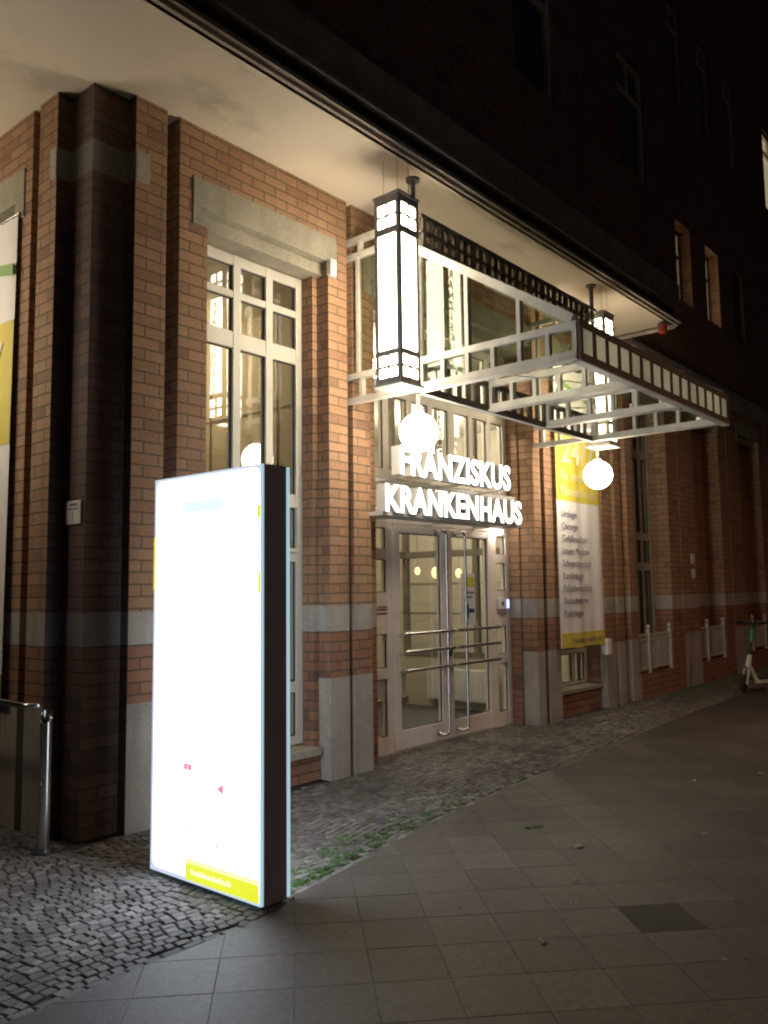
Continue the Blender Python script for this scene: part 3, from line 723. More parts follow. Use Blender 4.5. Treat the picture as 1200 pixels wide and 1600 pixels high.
LIT = (19.4, 10.2)
for hs, yy in ((h1, OY), (h2, 5.0)):
    for h in hs:
        if h[2] > 12 : continue
        f = MB(); y = yy + (.20 if yy > 4.5 and h[2] < 10 else .05)
        f.box(h[0], h[0] + .06, y, y + .06, h[2], h[3]); f.box(h[1] - .06, h[1], y, y + .06, h[2], h[3])
        for c, d in ((h[2], h[2] + .06), (h[3] - .50, h[3] - .43), (h[3] - .06, h[3])): f.box(h[0] + .06, h[1] - .06, y + .003, y + .057, c, d)
        f.box((h[0] + h[1]) / 2 - .03, (h[0] + h[1]) / 2 + .03, y + .004, y + .056, h[3] - .43, h[3] - .06)
        fo = f.build('window', M['frame'], B)
        p = MB(); p.box(h[0] + .05, h[1] - .05, y + .03, y + .036, h[2] + .05, h[3] - .05); p.build('pane', M['glass'], fo)
        s = MB(); s.quad((h[0], y + .09, h[2]), (h[1], y + .09, h[2]), (h[1], y + .09, h[3]), (h[0], y + .09, h[3]))
        lit = {19.55: 'litroom', 15.26: 'glow1', 13.78: 'glow2'}.get(h[0]) if (h[2] < 8 or h[0] == 19.55) else None
        s.build('curtain' if lit else 'blind', M[lit] if lit else M['darkroom'], fo)
# ------------------------------------------------------------------ glazed entrance canopy
K = thing('entrance_canopy', 'cream steel and glass canopy of ladder beams projecting over the hospital entrance', 'canopy', (7.15, 4.2, 3.29))
CX0, CX1, CY0, CY1, CB, CT = 5.5, 8.76, 2.73, 4.22, 3.29, 3.57
def ladder_y(x_, y0, y1, z0, z1, step, wd=.055, rail=.058, mb=None):
    mb = mb or MB()
    mb.box(x_ - wd / 2, x_ + wd / 2, y0, y1, z0, z0 + rail, bev=.004); mb.box(x_ - wd / 2, x_ + wd / 2, y0, y1, z1 - rail, z1, bev=.004)
    n = max(1, round((y1 - y0) / step)); st = (y1 - y0) / n
    for k in range(n + 1):
        yc = y0 + k * st; yc = min(max(yc, y0 + .018), y1 - .018)
        mb.box(x_ - wd / 2 + .003, x_ + wd / 2 - .003, yc - .017, yc + .017, z0 + rail - .002, z1 - rail + .002)
    return mb
for x_ in (5.5, 6.58, 7.67, 8.76):
    mb = ladder_y(x_, CY0 + .017, 4.215, CB, CT, .2405)
    if x_ in (5.5, 8.76): ladder_y(x_, 4.217, 5.10, CB, CT, .243, mb=mb)
    mb.box(x_ - .05, x_ + .05, CY0 + .017, CY1 + .02, CB - .012, CB - .001)
    mb.build('ladder_beam', M['canopy'], K)
for x_ in (5.5, 8.76):
    ladder_y(x_, CY1 + .02, 5.10, 4.64, 4.85, .243).build('bracket', M['canopy'], K)
    mb = MB(); mb.box(x_ - .03, x_ + .03, CY1 - .03, CY1 + .03, CT + .002, 4.62, bev=.004)
    mb.obox((x_, CY1, 4.53), (x_, CY0 + .05, CT + .02), .055, .07)
    def zr(y): return CT + .02 + (y - CY0 - .05) / (CY1 - CY0 - .05) * (4.53 - CT - .02)
    for yp in (3.237, 3.722): mb.box(x_ - .026, x_ + .026, yp - .017, yp + .017, CT + .001, zr(yp) - .03)
    mb.build('gable_frame', M['canopy'], K)
    mb = MB(); a = .004
    mb.poly([(x_ - a, CY0 + .07, CB + .02), (x_ - a, CY1, CB + .02), (x_ - a, CY1, 4.50), (x_ - a, CY0 + .07, CT + .03)]); mb.poly([(x_ + a, CY0 + .07, CB + .02), (x_ + a, CY1, CB + .02), (x_ + a, CY1, 4.50), (x_ + a, CY0 + .07, CT + .03)][::-1])
    mb.build('gable_glass', M['canglass'], K)
    mb = MB(); mb.box(x_ - a, x_ + a, CY1 + .04, 4.93, CT + .0, 4.64); mb.build('side_glass', M['canglass'], K)
    mb = MB(); mb.box(x_ - .02, x_ + .02, 4.90, 4.935, CT + .001, 4.638); mb.build('glass_edge_strip', M['canopy'], K)
for x_ in (6.58, 7.67):
    mb = MB(); mb.obox((x_, CY1, 4.53), (x_, CY0 + .05, CT + .02), .05, .06); mb.build('rafter', M['canopy'], K)
mb = MB()
for a, b in ((5.53, 6.55), (6.61, 7.64), (7.70, 8.73)):
    for zz in (0, .008): mb.quad((a, CY0 + .05, CT + .035 + zz), (b, CY0 + .05, CT + .035 + zz), (b, CY1 - .03, 4.545 + zz), (a, CY1 - .03, 4.545 + zz))
mb.build('roof_glass', M['canglass'], K)
mb = MB()      # rear longitudinal ladder
y = CY1 + .03
for z0, z1 in ((CB, CB + .05), (CT - .05, CT)): mb.box(5.53, 8.77, y - .02, y + .02, z0, z1)
k = 5.65
while k < 8.75: mb.box(k - .014, k + .014, y - .017, y + .017, CB + .049, CT - .049); k += .155
mb.box(5.53, 8.77, y - .035, y + .035, CB - .014, CB - .002)
mb.build('rear_beam', M['lattice'], K)
mb = MB(); mb.box(5.53, 8.77, y - .036, y + .0, CB - .022, CB - .0145); mb.build('rear_beam_flange', M['canopy'], K)
mb = MB(); pn = MB()    # front fascia
y = CY0
mb.box(CX0 - .025, CX1 + .02, y - .015, y + .015, CT - .05, CT + .005, bev=.003); mb.box(CX0 - .025, CX1 + .02, y - .015, y + .015, CB - .02, CB + .035, bev=.003)
n = 15; st = (CX1 - CX0) / n
for k in range(n + 1):
    xc = CX0 + k * st; mb.box(xc - .022, xc + .022, y - .013, y + .013, CB + .033, CT - .048)
    if k < n: pn.box(xc + .022, xc + st - .022, y - .004, y + .004, CB + .034, CT - .049)
mb.build('fascia', M['canbrown'], K); pn.build('fascia_pane', M['frost'], K)
mb = MB(); mb.box(CX0 - .025, CX1 + .02, y - .015, y + .06, CB - .034, CB - .021); mb.build('fascia_flange', M['canopy'], K)
mb = MB(); pn = MB()    # ridge lattice
y = CY1
mb.box(5.53, 8.9, y - .02, y + .02, 4.835, 4.87); mb.box(5.53, 8.9, y - .02, y + .02, 4.555, 4.60); mb.box(5.53, 8.9, y - .018, y + .018, 4.70, 4.725)
k = 5.55; i = 0
while k < 8.86:
    w_ = .020 if i % 2 else .045
    mb.box(k, k + w_, y - .017, y + .017, 4.598, 4.838); k += .145 if i % 2 == 0 else .115; i += 1
pn.box(5.54, 8.88, y + .003, y + .007, 4.57, 4.86)
mb.build('ridge_lattice', M['lattice'], K); pn.build('ridge_glass', M['dustyglass'], K)
mb = MB()
for a, b in (((5.55, 4.15, 3.50), (7.66, 2.85, 3.42)), ((5.55, 2.85, 3.42), (7.66, 4.15, 3.50)), ((7.15, 3.5, 3.46), (8.75, 4.15, 3.52)), ((7.74, 4.15, 3.5), (8.76, 2.85, 3.42))): mb.tube([a, b], .006, 6)
for x_, y_ in ((6.6, 3.5), (7.7, 3.05), (8.2, 3.5)): mb.tube([(x_, y_, 3.44), (x_, y_, 3.51)], .035, 12)
mb.build('tie_rod', M['canopy'], K)
for x_, z0 in ((5.5, 4.86), (8.93, 4.88)):
    mb = MB(); mb.tube([(x_, 4.27, z0), (x_, 4.27, 5.17)], .022, 12); mb.tube([(x_, 4.27, 5.165), (x_, 4.27, 5.189)], .06, 18)
    if x_ > 8.85: mb.box(8.79, 8.95, 4.25, 4.29, 4.845, 4.88)
    mb.build('hanger_rod', M['darksteel'], K, True)
# ------------------------------------------------------------------ square lanterns
def lantern(x0, y0, lab):
    s = .26; z0 = 3.27; z1 = 4.84; cx, cy = x0 + s / 2, y0 + s / 2
    t = thing('square_lantern', lab, 'lantern', (cx, cy, z0), 'tall square lanterns beside the canopy')
    fr = MB(); gl = MB(); g0 = .016   # frame bars stand proud of the glass
    rowz = [(3.315, 3.395), (3.415, 3.50), (3.545, 4.515), (4.575, 4.665), (4.685, 4.775)]
    def bar(u0, u1, za, zb):            # the same bar on all four faces; u = along the face 0..s
        fr.box(x0 + u0, x0 + u1, y0, y0 + .012, za, zb); fr.box(x0 + u0, x0 + u1, y0 + s - .012, y0 + s, za, zb)
        fr.box(x0, x0 + .012, y0 + u0, y0 + u1, za, zb); fr.box(x0 + s - .012, x0 + s, y0 + u0, y0 + u1, za, zb)
    c = .032
    for a in (0, s - c):
        for b in (0, s - c): fr.box(x0 + a - .002, x0 + a + c + .002, y0 + b - .002, y0 + b + c + .002, z0, z1, bev=.003)
    zz = [z0 + .0]
    for a, b in rowz: zz += [a, b]
    zz.append(z1)
    for k in range(0, len(zz), 2): bar(c, s - c, zz[k], zz[k + 1])
    for a, b in rowz:
        if b - a < .5: bar(s / 2 - .009, s / 2 + .009, a - .001, b + .001)
    fr.box(x0 - .012, x0 + s + .012, y0 - .012, y0 + s + .012, z1, z1 + .02, bev=.004)
    fr.build('frame', M['lampmetal'], t)
    gl.box(x0 + .014, x0 + s - .014, y0 + .014, y0 + s - .014, z0 + .02, z1 - .01); gl.build('glass', M['lantern'], t)
    bt = MB()
    for q in ((-.02, .06, -.02, s + .02), (s - .06, s + .02, -.02, s + .02), (.06, s - .06, -.02, .06), (.06, s - .06, s - .06, s + .02)): bt.box(x0 + q[0], x0 + q[1], y0 + q[2], y0 + q[3], z0 - .022, z0 - .002)
    bt.build('base_ring', M['canopy'], t)
    b2 = MB(); b2.box(x0 + .062, x0 + s - .062, y0 + .062, y0 + s - .062, z0 - .016, z0 + .01); b2.build('base_light', M['lantern'], t)
    tx = MB()
    for side, word in (((-1, 0), 'KRANKENHAUS'), ((0, -1), 'FRANZISKUS')):
        n = len(word); h = .074; z = 4.495
        for ch in word:
            if side[0]: put_text(tx, ch, (x0 + .0125, cy - .045, z - h), (0, -1, 0), (0, 0, 1), h, .0015, 1.05, .035, align='C')
            else: put_text(tx, ch, (cx + .045, y0 + .0125, z - h), (1, 0, 0), (0, 0, 1), h, .0015, 1.05, .035, align='C')
            z -= .97 / (n + .2)
    tx.build('lettering', M['lanletter'], t)
    ar = MB()
    sx = 1 if x0 < 7 else -1
    xe = x0 + s if sx > 0 else x0
    for z in (3.42, 4.54): ar.box(min(xe, xe + sx * .165), max(xe, xe + sx * .165), cy + .06, cy + .09, z, z + .03)
    ar.build('arm', M['lampmetal'], t)
    w_ = MB()
    for a, b in ((.05, .05), (.05, .2), (.2, .05)): w_.tube([(x0 + a, y0 + b, z1 + .02), (x0 + a, y0 + b, 5.189)], .0025, 6)
    w_.build('suspension_wire', M['darksteel'], t)
lantern(5.05, 4.07, 'large bright square lantern hanging at the near left corner of the canopy')
lantern(8.95, 4.13, 'smaller looking square lantern beyond the canopy beside the yellow banner')
# ------------------------------------------------------------------ globe lamps
def globe(x_, y_, z_, lab, top):
    t = thing('globe_lamp', lab, 'lamp', (x_, y_, z_), 'round globe lamps')
    a = MB(); a.sphere((x_, y_, z_), .165, 40, 24); a.build('globe', M['globe'], t, True)
    b = MB(); b.tube([(x_, y_, z_ + .16), (x_, y_, top)], .017, 12); b.tube([(x_, y_, z_ + .15), (x_, y_, z_ + .185)], .045, 20); b.build('stem', M['canopy'], t, True)
globe(5.53, 4.27, 2.94, 'white globe lamp under the large lantern, above the sign letters', 3.27)
globe(8.99, 4.30, 2.92, 'white globe lamp in front of the yellow banner', 3.27)
globe(1.50, 6.5, 3.3, 'warm globe lamp under the side soffit round the corner', 5.189)
# ------------------------------------------------------------------ channel letter signs
def sign(word, x0, x1, zb, ht, lab):
    t = thing('letter_sign', lab, 'sign', ((x0 + x1) / 2, 4.86, zb))
    vs, fs = text_mesh(word, ht, .11, 1, .032, 1.06, width=x1 - x0)
    # split into letters
    par = list(range(len(vs)))
    def find(a):
        while par[a] != a: par[a] = par[par[a]]; a = par[a]
        return a
    for f in fs:
        for a in f[1:]: par[find(a)] = find(f[0])
    # merge doubled vertices too
    key = {}
    for i, v in enumerate(vs):
        k_ = (round(v.x, 4), round(v.y, 4), round(v.z, 4))
        if k_ in key: par[find(i)] = find(key[k_])
        else: key[k_] = i
    groups = {}
    for f in fs: groups.setdefault(find(f[0]), []).append(f)
    for fl in groups.values():
        mb = MB(); mp = {}
        for f in fl:
            for a in f:
                if a not in mp: mp[a] = len(mb.v); v = vs[a]; mb.v.append((x0 + v.x, 4.855 - v.z, zb + v.y))
            q = tuple(mp[a] for a in f); front = all(vs[a].z > .05 for a in f)
            mb.f.append(q); mb.mi.append(0 if front else 1)
        mb.build('letter', [M['letterlit'], M['letterside']], t)
    return t
sg = sign('FRANZISKUS', 5.93, 7.86, 2.69, .265, 'white lit channel letters reading FRANZISKUS above the entrance')
mb = MB(); mb.box(6.03, 8.68, 5.20, 5.24, 2.66, 2.70, bev=.003)
for x_ in (6.1, 7.0, 7.8): mb.box(x_, x_ + .03, 4.915, 5.20, 2.665, 2.687)
mb.build('mounting_rail', M['white'], sg)
sg = sign('KRANKENHAUS', 5.71, 8.08, 2.326, .25, 'white lit channel letters reading KRANKENHAUS just above the doors')
mb = MB(); mb.box(5.71, 8.09, 4.84, 5.08, 2.285, 2.322, bev=.003)
for x_ in (6.1, 7.0, 7.9): mb.box(x_, x_ + .04, 5.08, 5.349, 2.29, 2.318)
mb.build('mounting_shelf', M['canopy'], sg)
mb = MB(); mb.box(8.32, 8.38, 5.24, 5.3, 2.25, 2.29, bev=.01); mb.box(8.34, 8.36, 5.3, 5.349, 2.26, 2.28); mb.build('spotlight', M['spot'], sg)
# ------------------------------------------------------------------ free-standing lit totem
T = thing('light_box_totem', 'tall free standing information light box glowing white with charcoal side', 'sign', (3.0, 3.77, 0))
TX0, TX1, TY0, TY1, TH = 2.895, 3.10, 3.29, 4.245, 2.28
mb = MB(); mb.box(TX0 + .022, TX1 - .022, TY0 + .001, TY1 - .001, 0.012, TH, bev=.004); mb.build('body', M['totembody'], T)
mb = MB(); mb.box(TX0 + .03, TX1 - .03, TY0 + .03, TY1 - .03, -.02, .0125); mb.build('foot', M['blackplastic'], T)
for x0, x1, xs_ in ((TX0, TX0 + .020, TX0 - .001), (TX1 - .020, TX1, TX1 + .001)):
    mb = MB(); mb.box(x0, x1, TY0 - .002, TY1, 0.02, TH - .003, bev=.003); pe = mb.build('acrylic_panel', M['totemedge'], T)
    sgn = -1 if x0 < 3 else 1
    fx = (x0 if sgn < 0 else x1) + sgn * .0015
    def fq(mbb, ya, yb, za, zb, off=0): 
        X = fx + sgn * off
        mbb.box(min(X, X - sgn * .001), max(X, X - sgn * .001), ya, yb, za, zb)
    r_ = MB(); fq(r_, TY0 + .002, TY1 - .004, .024, TH - .006); r_.build('panel_rim', M['totemlilac'], pe)
    f_ = MB()
    # lit film with rounded corners
    pts = []; rr = .045; ya, yb, za, zb = TY0 + .008, TY1 - .028, .048, TH - .022; X = fx + sgn * .0012
    for cy_, cz_, a0 in ((yb - rr, zb - rr, 0), (ya + rr, zb - rr, 90), (ya + rr, za + rr, 180), (yb - rr, za + rr, 270)):
        for k in range(7):
            t_ = math.radians(a0 + k * 15); pts.append((X, cy_ + rr * math.cos(t_), cz_ + rr * math.sin(t_)))
    f_.poly(pts if sgn > 0 else pts); f_.build('lit_film', M['totemlit'], pe)
    if sgn < 0:
        for q in ((TY0 + .01, TY0 + .62, .035, .125), (TY1 - .022, TY1 - .002, 1.62, 1.93), (TY0 + .002, TY0 + .03, 1.99, 2.06), (TY0 + .002, TY0 + .022, 1.60, 1.71)):
            y_ = MB(); fq(y_, *q, .002); y_.build('yellow_print', M['totemyellow'], pe)
        y_ = MB(); fq(y_, TY0 + .012, TY0 + .618, .1255, .15, .002); y_.build('pale_yellow_print', M['totempale'], pe)
        y_ = MB(); fq(y_, TY0 + .32, TY0 + .67, 2.055, 2.125, .002); y_.build('cyan_print', M['totemcyan'], pe)
        y_ = MB(); fq(y_, 3.858, 3.932, .620, .656, .002); fq(y_, 3.891, 3.901, .575, .705, .002)
        y_.poly([(fx - .003, 3.64, .555), (fx - .003, 3.58, .522), (fx - .003, 3.58, .588)]); y_.build('red_print', M['totemred'], pe)
        y_ = MB()
        for zz in (.475, .385): y_.poly([(fx - .003, 3.915, zz), (fx - .003, 3.885, zz), (fx - .003, 3.90, zz + (.015 if zz > .4 else -.015))])
        fq(y_, 3.88, 3.905, .30, .312, .002); fq(y_, 3.62, 3.65, .248, .262, .002); y_.build('teal_print', M['totemteal'], pe)
        y_ = MB()
        for zz, a, b in ((1.52, 3.70, 3.78), (1.45, 3.68, 3.80), (1.22, 3.66, 3.95), (1.19, 3.62, 3.80), (1.02, 3.60, 3.98), (.9, 3.62, 3.9), (.78, 3.64, 3.92)):
            fq(y_, a, b, zz, zz + .004, .002); fq(y_, a - .02, a + .10, zz - .03, zz - .027, .002)
        put_text(y_, 'franziskus-berlin.de', (fx - .003, 3.86, .07), (0, -1, 0), (0, 0, 1), .032, .0008, 1.0)
        y_.build('faint_print', M['totemfaint'], pe)
# ------------------------------------------------------------------ banners
def banner(lab):
    W, z0, z1 = 1.14, .86, 4.42
    t = thing('banner', lab, 'banner', (0, 0, 0), 'tall hospital banners')
    def cloth(mb, x0, x1, za, zb, off=0, n=14, m=10):
        for i in range(n):
            for j in range(m):
                q = []
                for a, b in ((i, j), (i + 1, j), (i + 1, j + 1), (i, j + 1)):
                    X = x0 + (x1 - x0) * a / n; Z = za + (zb - za) * b / m
                    q.append((X, -off + .010 * math.sin(X * 9 + Z * .8) + .005 * math.sin(X * 21 + 1), Z))
                mb.quad(*q)
    mb = MB(); cloth(mb, 0, W, z0, z1, 0, 28, 20); 
    b = mb.build('cloth', M['bannerwhite'], t, True)
    mb = MB(); cloth(mb, 0.0, W, 2.69, 3.62, .004, 28, 6); mb.build('yellow_field', M['yellow'], t, True); mb = MB(); cloth(mb, .035, W, z0, 1.05, .004, 28, 2); mb.build('yellow_strip', M['yellow'], t, True)
    mb = MB(); n = 20
    for i in range(n):
        a, c = i / n, (i + 1) / n
        def q(s, lo): return (.10 + s * 1.035, -.018 , 4.26 - .22 * s ** .8 + (-.05 - .04 * s if lo else 0.0))
        mb.quad(q(a, 1), q(c, 1), q(c, 0), q(a, 0))
    for i in range(5): mb.poly([(.04 + i * .035, -.018, 4.0 + .02 * i), (.075 + i * .035, -.018, 4.03 + .02 * i), (.05 + i * .03, -.018, 4.13 + .02 * i)])
    mb.build('green_swoosh', M['bannergreen'], t)
    def line(nm, mt, *a, **k):
        lt = MB(); put_text(lt, *a, **k); lt.build(nm, M[mt], t)
    line('cream_lettering', 'bannerwashed', '24/7', (.10, -.019, 3.18), (1, 0, 0), (0, 0, 1), .30, .001, bold=.02, width=.92)
    line('cream_lettering', 'bannerwashed', 'für unsere', (.06, -.019, 2.96), (1, 0, 0), (0, 0, 1), .125, .001, width=.78)
    line('cream_lettering', 'bannerwashed', 'Patienten da', (.06, -.019, 2.76), (1, 0, 0), (0, 0, 1), .125, .001, width=.95)
    z = 2.485
    for wd, k in (('Urologie', .40), ('Chirurgie', .42), ('Gefäßmedizin', .66), ('Innere Medizin', .70), ('Schmerzmedizin', .74), ('Kardiologie', .54), ('Palliativmedizin', .74), ('Notaufnahme', .64), ('Radiologie', .50)):
        line('lettering', 'ink', wd, (.06, -.019, z), (1, 0, 0), (0, 0, 1), .088, .001, width=k * 1.0); z -= .154
    line('lettering', 'ink', 'franziskus-berlin.de', (.24, -.022, .92), (1, 0, 0), (0, 0, 1), .075, .001, width=.80)
    mb = MB()
    for z in (z0, z1):
        mb.tube([(-.03, .005, z), (W + .03, .005, z)], .012, 10)
        for x_ in (.02, W - .02): mb.tube([(x_, .005, z), (x_, .075, z)], .008, 8)
    mb.build('pole', M['steel'], t)
    return t
bn = banner('yellow and white hospital banner listing departments right of the entrance')
bn.location = (9.14, 4.92, 0)
dup(bn, (2.785, 7.03, 0), 'yellow and white hospital banner on the side wall at the left edge', rot=-math.pi / 2)
# ------------------------------------------------------------------ small fittings on the walls
def plate(x0, x1, y, z0, z1, lab, cat='plate', face='y'):
    t = thing('wall_plate', lab, cat, ((x0 + x1) / 2, y, z0))
    mb = MB(); ln = MB()
    if face == 'y':
        mb.box(x0, x1, y - .012, y - .001, z0, z1, bev=.003)
    mb.build('plate', M['white'], t)
    return t
plate(13.74, 13.90, 4.985, 1.98, 2.15, 'upper of the two small white plates on the far pier')
plate(13.74, 13.90, 4.985, 1.74, 1.90, 'lower of the two small white plates on the far pier')
t = thing('house_plate', 'small white square plate screwed to the dark corner pier', 'plate', (2.93, 5.23, 2.07))
mb = MB(); mb.box(2.918, 2.929, 5.135, 5.325, 2.075, 2.235, bev=.003); mb.build('plate', M['white'], t)
mb = MB(); mb.box(2.9165, 2.9185, 5.165, 5.29, 2.175, 2.183); mb.box(2.9165, 2.9185, 5.228, 5.234, 2.09, 2.16); mb.box(2.9165, 2.9185, 5.18, 5.27, 2.20, 2.215); mb.build('print', M['ink'], t)
mb = MB(); mb.box(10.36, 10.47, 4.90, 4.98, .72, .93, bev=.006); mb.box(10.37, 10.46, 4.98, 4.999, .74, .91); tag(mb.build('meter_box', M['bannerwhite'], None), 'small pale box beside the lower right corner of the banner', 'box')
t = thing('alarm_beacon', 'red alarm beacon under the far corner of the soffit', 'beacon', (10.85, 4.16, 5.13))
mb = MB(); mb.tube([(10.83, 4.16, 5.04), (10.83, 4.16, 5.13)], .055, 20); mb.sphere((10.83, 4.16, 5.04), .055, 20, 10, (1, 1, .6)); mb.build('lens', M['red'], t, True)
mb = MB(); mb.tube([(10.83, 4.16, 5.13), (10.83, 4.16, 5.165)], .062, 20); mb.build('base', M['darksteel'], t, True)
# ------------------------------------------------------------------ bollard and handrail
t = thing('steel_bollard', 'stainless tube bollard with slanted open top at the building corner', 'bollard', (2.73, 5.17, 0))
mb = MB(); seg_ = 28; r_ = .038; cx, cy = 2.70, 5.10
n0 = len(mb.v)
for k in range(seg_):
    a = 2 * math.pi * k / seg_; px, py = cx + r_ * math.cos(a), cy + r_ * math.sin(a); zt = .835 + .045 * math.cos(a - math.radians(40))
    mb.v += [(px, py, 0), (px, py, zt), (cx + (r_ - .004) * math.cos(a), cy + (r_ - .004) * math.sin(a), zt), (cx + (r_ - .004) * math.cos(a), cy + (r_ - .004) * math.sin(a), .6)]
for k in range(seg_):
    a = n0 + 4 * k; b = n0 + 4 * ((k + 1) % seg_)
    for i in range(3): mb.f.append((a + i, b + i, b + i + 1, a + i + 1)); mb.mi.append(0)
mb.build('tube', M['steel'], t, True)
mb = MB(); mb.tube([(cx, cy, 0), (cx, cy, .012)], .075, 24); mb.build('base_plate', M['darksteel'], t)
mb = MB(); mb.tube([(cx - .036, cy - .014, .42), (cx - .042, cy - .016, .42)], .006, 8); mb.build('rivet', M['steel'], t)
t = thing('handrail', 'stainless handrail running along the side wall at the left edge', 'handrail', (2.6, 7, 0))
mb = MB(); mb.tube([(2.60, 9.4, .93), (2.60, 5.20, .90), (2.605, 5.165, .90), (2.625, 5.145, .90), (2.66, 5.14, .90), (2.83, 5.14, .90)][:4] + [(2.66, 5.14, .90)], .02, 14); mb.build('rail', M['steel'], t, True)
for y in (6.4, 8.2):
    mb = MB(); mb.tube([(2.60, y, .91), (2.60, y, 0)], .018, 12); mb.build('post', M['steel'], t, True)
# ------------------------------------------------------------------ area fences in front of the far bays
def fence(x0, x1, lab):
    t = thing('area_fence', lab, 'fence', ((x0 + x1) / 2, 5.05, .345), 'cream metal fences between the far piers')
    Y = 5.04; mb = MB(); z0 = .345
    for z in (z0 + .06, z0 + .545): mb.box(x0, x1, Y - .012, Y + .012, z, z + .028)
    mb.box(x0, x1, Y - .010, Y + .010, z0 + .475, z0 + .495)
    k = x0 + .04
    while k < x1 - .02: mb.tube([(k, Y, z0 + .07), (k, Y, z0 + .56)], .0075, 6); k += .058
    mb.build('railing', M['fencepaint'], t)
    for xp in (x0 + .42, x1 - .03):
        mb = MB(); mb.box(xp - .028, xp + .028, Y - .028, Y + .028, z0, z0 + .62, bev=.004); mb.box(xp - .016, xp + .016, Y - .016, Y + .016, z0 + .62, z0 + .64); mb.sphere((xp, Y, z0 + .668), .034, 14, 8); mb.build('post', M['fencepaint'], t)
    return t
labs = ['cream metal fence nearest the entrance, between the banner pier and the plated pier', 'cream metal fence in the second bay, right of the pier with two plates', 'cream metal fence behind the parked scooter']
f0 = fence(bays[0][0] + .01, bays[0][1] - .03, labs[0])
base = f0.location.copy()
for k in (1, 2): dup(f0, (base.x + (bays[k][0] - bays[0][0]), base.y, base.z), labs[k])
# ------------------------------------------------------------------ e-scooter
sc = thing('electric_scooter', 'parked rental kick scooter with pale frame and green stem band at the right edge', 'scooter', (13.12, 4.05, 0))
D = Vector((.94, -.34, 0)).normalized(); P = Vector((13.12, 4.05, 0)); N = Vector((-D.y, D.x, 0))
def at(a, z, n=0): return P + D * a + N * n + Vector((0, 0, z))
def wheel(a, r_, turn, lab):
    mb = MB(); bm = bmesh.new(); ax = (Matrix.Rotation(turn, 3, 'Z') @ N)
    seg1, seg2 = 28, 10; c = at(a, r_); vs = []
    u = ax.cross(Vector((0, 0, 1))).normalized()
    for i in range(seg1):
        t_ = 2 * math.pi * i / seg1; rd = u * math.cos(t_) + Vector((0, 0, 1)) * math.sin(t_)
        for j in range(seg2):
            s_ = 2 * math.pi * j / seg2; vs.append(c + rd * (r_ - .028 + .028 * math.cos(s_)) + ax * .028 * math.sin(s_))
    mb.v = [tuple(v) for v in vs]
    for i in range(seg1):
        for j in range(seg2): mb.f.append((i * seg2 + j, ((i + 1) % seg1) * seg2 + j, ((i + 1) % seg1) * seg2 + (j + 1) % seg2, i * seg2 + (j + 1) % seg2)); mb.mi.append(0)
    bm.free()
    wo = mb.build('wheel', M['rubber'], sc, True)
    h = MB(); h.tube([c - ax * .02, c + ax * .02], r_ - .045, 24); h.tube([c - ax * .05, c + ax * .05], .02, 12); h.build('hub', M['blackplastic'], wo, True)
wheel(0, .125, .35, 'f'); wheel(1.02, .115, 0, 'r')
mb = MB(); mb.obox(at(.27, .16), at(.93, .155), .15, .05); mb.obox(at(.12, .40), at(.29, .15), .06, .07); mb.tube([at(.10, .37), at(.165, .56)], [.045, .038], 14); mb.build('frame', M['scooter'], sc)
mb = MB(); mb.obox(at(.30, .19), at(.9, .185), .14, .008); mb.build('deck_mat', M['rubber'], sc)
mb = MB(); mb.tube([at(.155, .55), at(.285, 1.0)], .021, 12); mb.build('stem', M['blackplastic'], sc, True)
mb = MB(); mb.tube([at(.215, .76), at(.268, .945)], .036, 14); mb.build('stem_band', M['green'], sc, True)
mb = MB(); mb.tube([at(.27, 1.045, .27), at(.29, 1.03, .10), at(.29, 1.02, 0), at(.29, 1.03, -.10), at(.27, 1.045, -.27)], .016, 10); mb.box(*[c for c in (at(.29, 1.03).x - .05, at(.29, 1.03).x + .05, at(.29, 1.03).y - .03, at(.29, 1.03).y + .03, 1.02, 1.07)], bev=.01)
mb.tube([at(.27, 1.045, .27), at(.275, 1.042, .16)], .021, 10); mb.tube([at(.27, 1.045, -.27), at(.275, 1.042, -.16)], .021, 10); mb.tube([at(.24, 1.03, .2), at(.22, 1.0, .12)], .007, 6); mb.build('handlebar', M['blackplastic'], sc, True)
mb = MB()
for n_ in (-.05, .05): mb.obox(at(.0, .125, n_), at(.09, .36, n_ * .8), .02, .035)
mb.build('fork', M['scooter'], sc)
mb = MB(); mb.obox(at(-.03, .275), at(.08, .27), .07, .015); mb.obox(at(.08, .27), at(.14, .2), .07, .015); mb.build('fender', M['blackplastic'], sc)
mb = MB(); mb.tube([at(.42, .15, -.05), at(.38, .015, -.14)], .009, 8); mb.build('kickstand', M['darksteel'], sc)
# ------------------------------------------------------------------ grass, leaves
gr = MB()
def tuft(cx, cy, r_, n, h):
    for _ in range(n):
        a = random.uniform(0, 6.28); d = r_ * math.sqrt(random.random()); x_, y_ = cx + d * math.cos(a), cy + d * math.sin(a)
        b = random.uniform(0, 6.28); hh = h * random.uniform(.4, 1.1); w_ = .003; le = random.uniform(.2, .9) * hh
        gr.poly([(x_ - w_ * math.cos(b), y_ - w_ * math.sin(b), -.005), (x_ + w_ * math.cos(b), y_ + w_ * math.sin(b), -.005), (x_ - le * math.sin(b), y_ + le * math.cos(b), hh)])
for _ in range(170):
    x_ = 3.14 + abs(random.gauss(0, 1.3)); tuft(x_, border(x_) + .03 + abs(random.gauss(0, .14)), random.uniform(.012, .035), 40, .016)
for x_, y_, r_ in ((3.2, 3.50, .05), (3.27, 3.62, .045), (3.30, 3.43, .035), (3.75, 3.66, .06), (4.05, 3.80, .07)): tuft(x_, y_, r_, 110, .02)
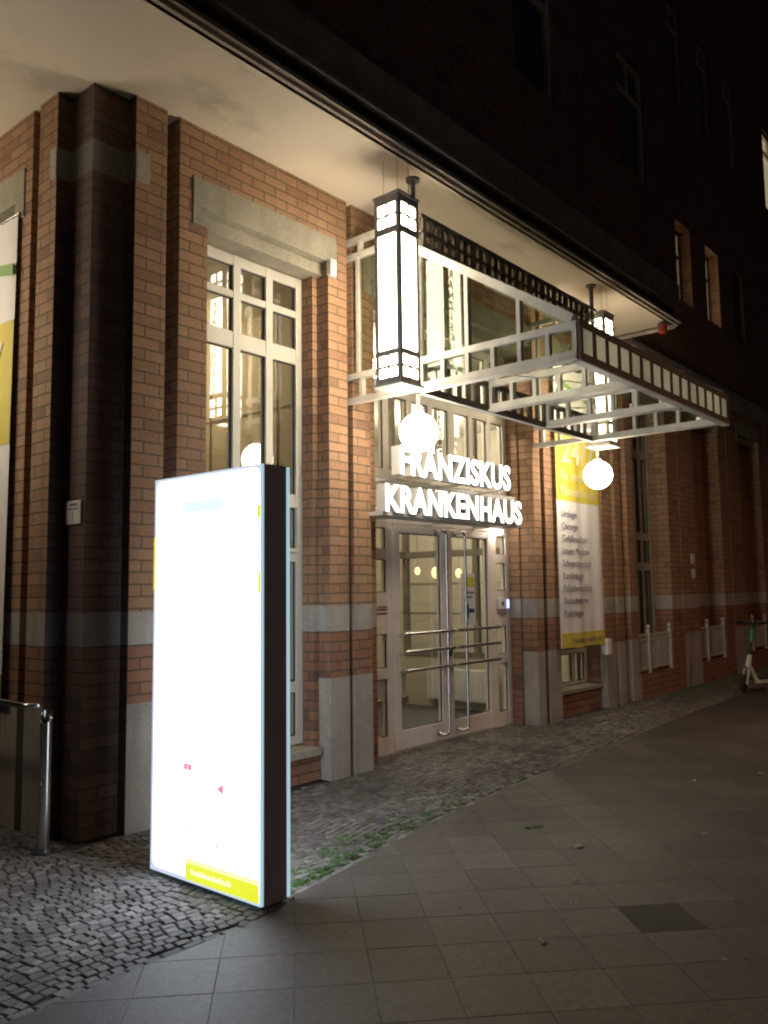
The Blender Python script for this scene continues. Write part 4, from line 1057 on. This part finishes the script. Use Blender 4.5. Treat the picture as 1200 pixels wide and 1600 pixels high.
for _ in range(110):
    x_ = random.uniform(11.8, 20); tuft(x_, 4.93 - abs(random.gauss(0, .22)), random.uniform(.04, .12), 60, .03)
for _ in range(60):
    x_ = random.uniform(4.5, 12); tuft(x_, border(x_) + random.uniform(.03, .35), .03, 22, .014)
tuft(5.05, 2.95, .04, 60, .02); tuft(4.98, 2.98, .03, 40, .02)
go = gr.build('grass', M['grass'], None); go['kind'] = 'stuff'; tag(go, 'green weeds growing between the setts along the slab edge', 'grass')
def leafobj(x_, y_, rot, s, lab):
    mb = MB(); n = 10; pts = []
    for k in range(n):
        a = 2 * math.pi * k / n; rr = s * (1 + .25 * math.cos(3 * a)) * (1 if k else 1.6)
        pts.append((x_ + rr * math.cos(a + rot), y_ + .7 * rr * math.sin(a + rot), .006 + .006 * math.sin(2 * a + rot) + .004))
    mb.v = pts + [(x_, y_, .007)]; 
    for k in range(n): mb.f.append((k, (k + 1) % n, n)); mb.mi.append(0)
    tag(mb.build('fallen_leaf', M['leaf'], None), lab, 'leaf', 'dry leaves on the pavement')
for i, (x_, y_, s_) in enumerate(((4.82, 2.52, .034), (4.25, 2.25, .018), (3.55, 2.52, .012), (7.0, 2.6, .03), (7.6, 2.25, .035), (6.8, 2.15, .018), (3.45, 2.0, .022), (3.95, 2.1, .014))):
    leafobj(x_, y_, i * 1.3, s_, ('pale dry leaf on the slabs well left of the dark slab, midway to the weeds', 'small dry leaf on the slabs just above the dark slab', 'tiny leaf crumb on the slabs between totem and dark slab',
        'dry leaf on the far slabs below the banner', 'largest dry leaf on the far slabs towards the scooter', 'small dry leaf on the far slabs nearest the right edge', 'small leaf on the slabs left of the dark slab', 'tiny leaf crumb touching the top of the dark slab')[i])
# ------------------------------------------------------------------ street lamp across the pavement (out of frame, lights the far pavement)
def street_lamp(x_, y_, lab, mt='streetlit'):
    sl = thing('street_lamp', lab, 'street lamp', (x_, y_, 0), 'street lamps along the kerb')
    mb = MB(); mb.tube([(x_, y_, 0), (x_, y_, 4.9), (x_, y_ + .15, 5.15), (x_, y_ + .6, 5.25)], [.08, .05, .04, .04], 14); mb.build('pole', M['darksteel'], sl, True)
    mb = MB(); mb.box(x_ - .12, x_ + .12, y_ + .5, y_ + 1.1, 5.23, 5.35, bev=.03); mb.build('head', M['darksteel'], sl)
    mb = MB(); mb.quad((x_ - .09, y_ + .55, 5.229), (x_ - .09, y_ + 1.05, 5.229), (x_ + .09, y_ + 1.05, 5.229), (x_ + .09, y_ + .55, 5.229)); mb.build('lens', M[mt], sl)
street_lamp(12.5, -2.5, 'street lamp at the kerb further up the pavement, behind the viewer', 'farstreet')
street_lamp(6.5, -5.5, 'street lamp at the kerb straight behind the viewer')
lantern(1.35, 7.2, 'warm square lantern under the side soffit round the corner')
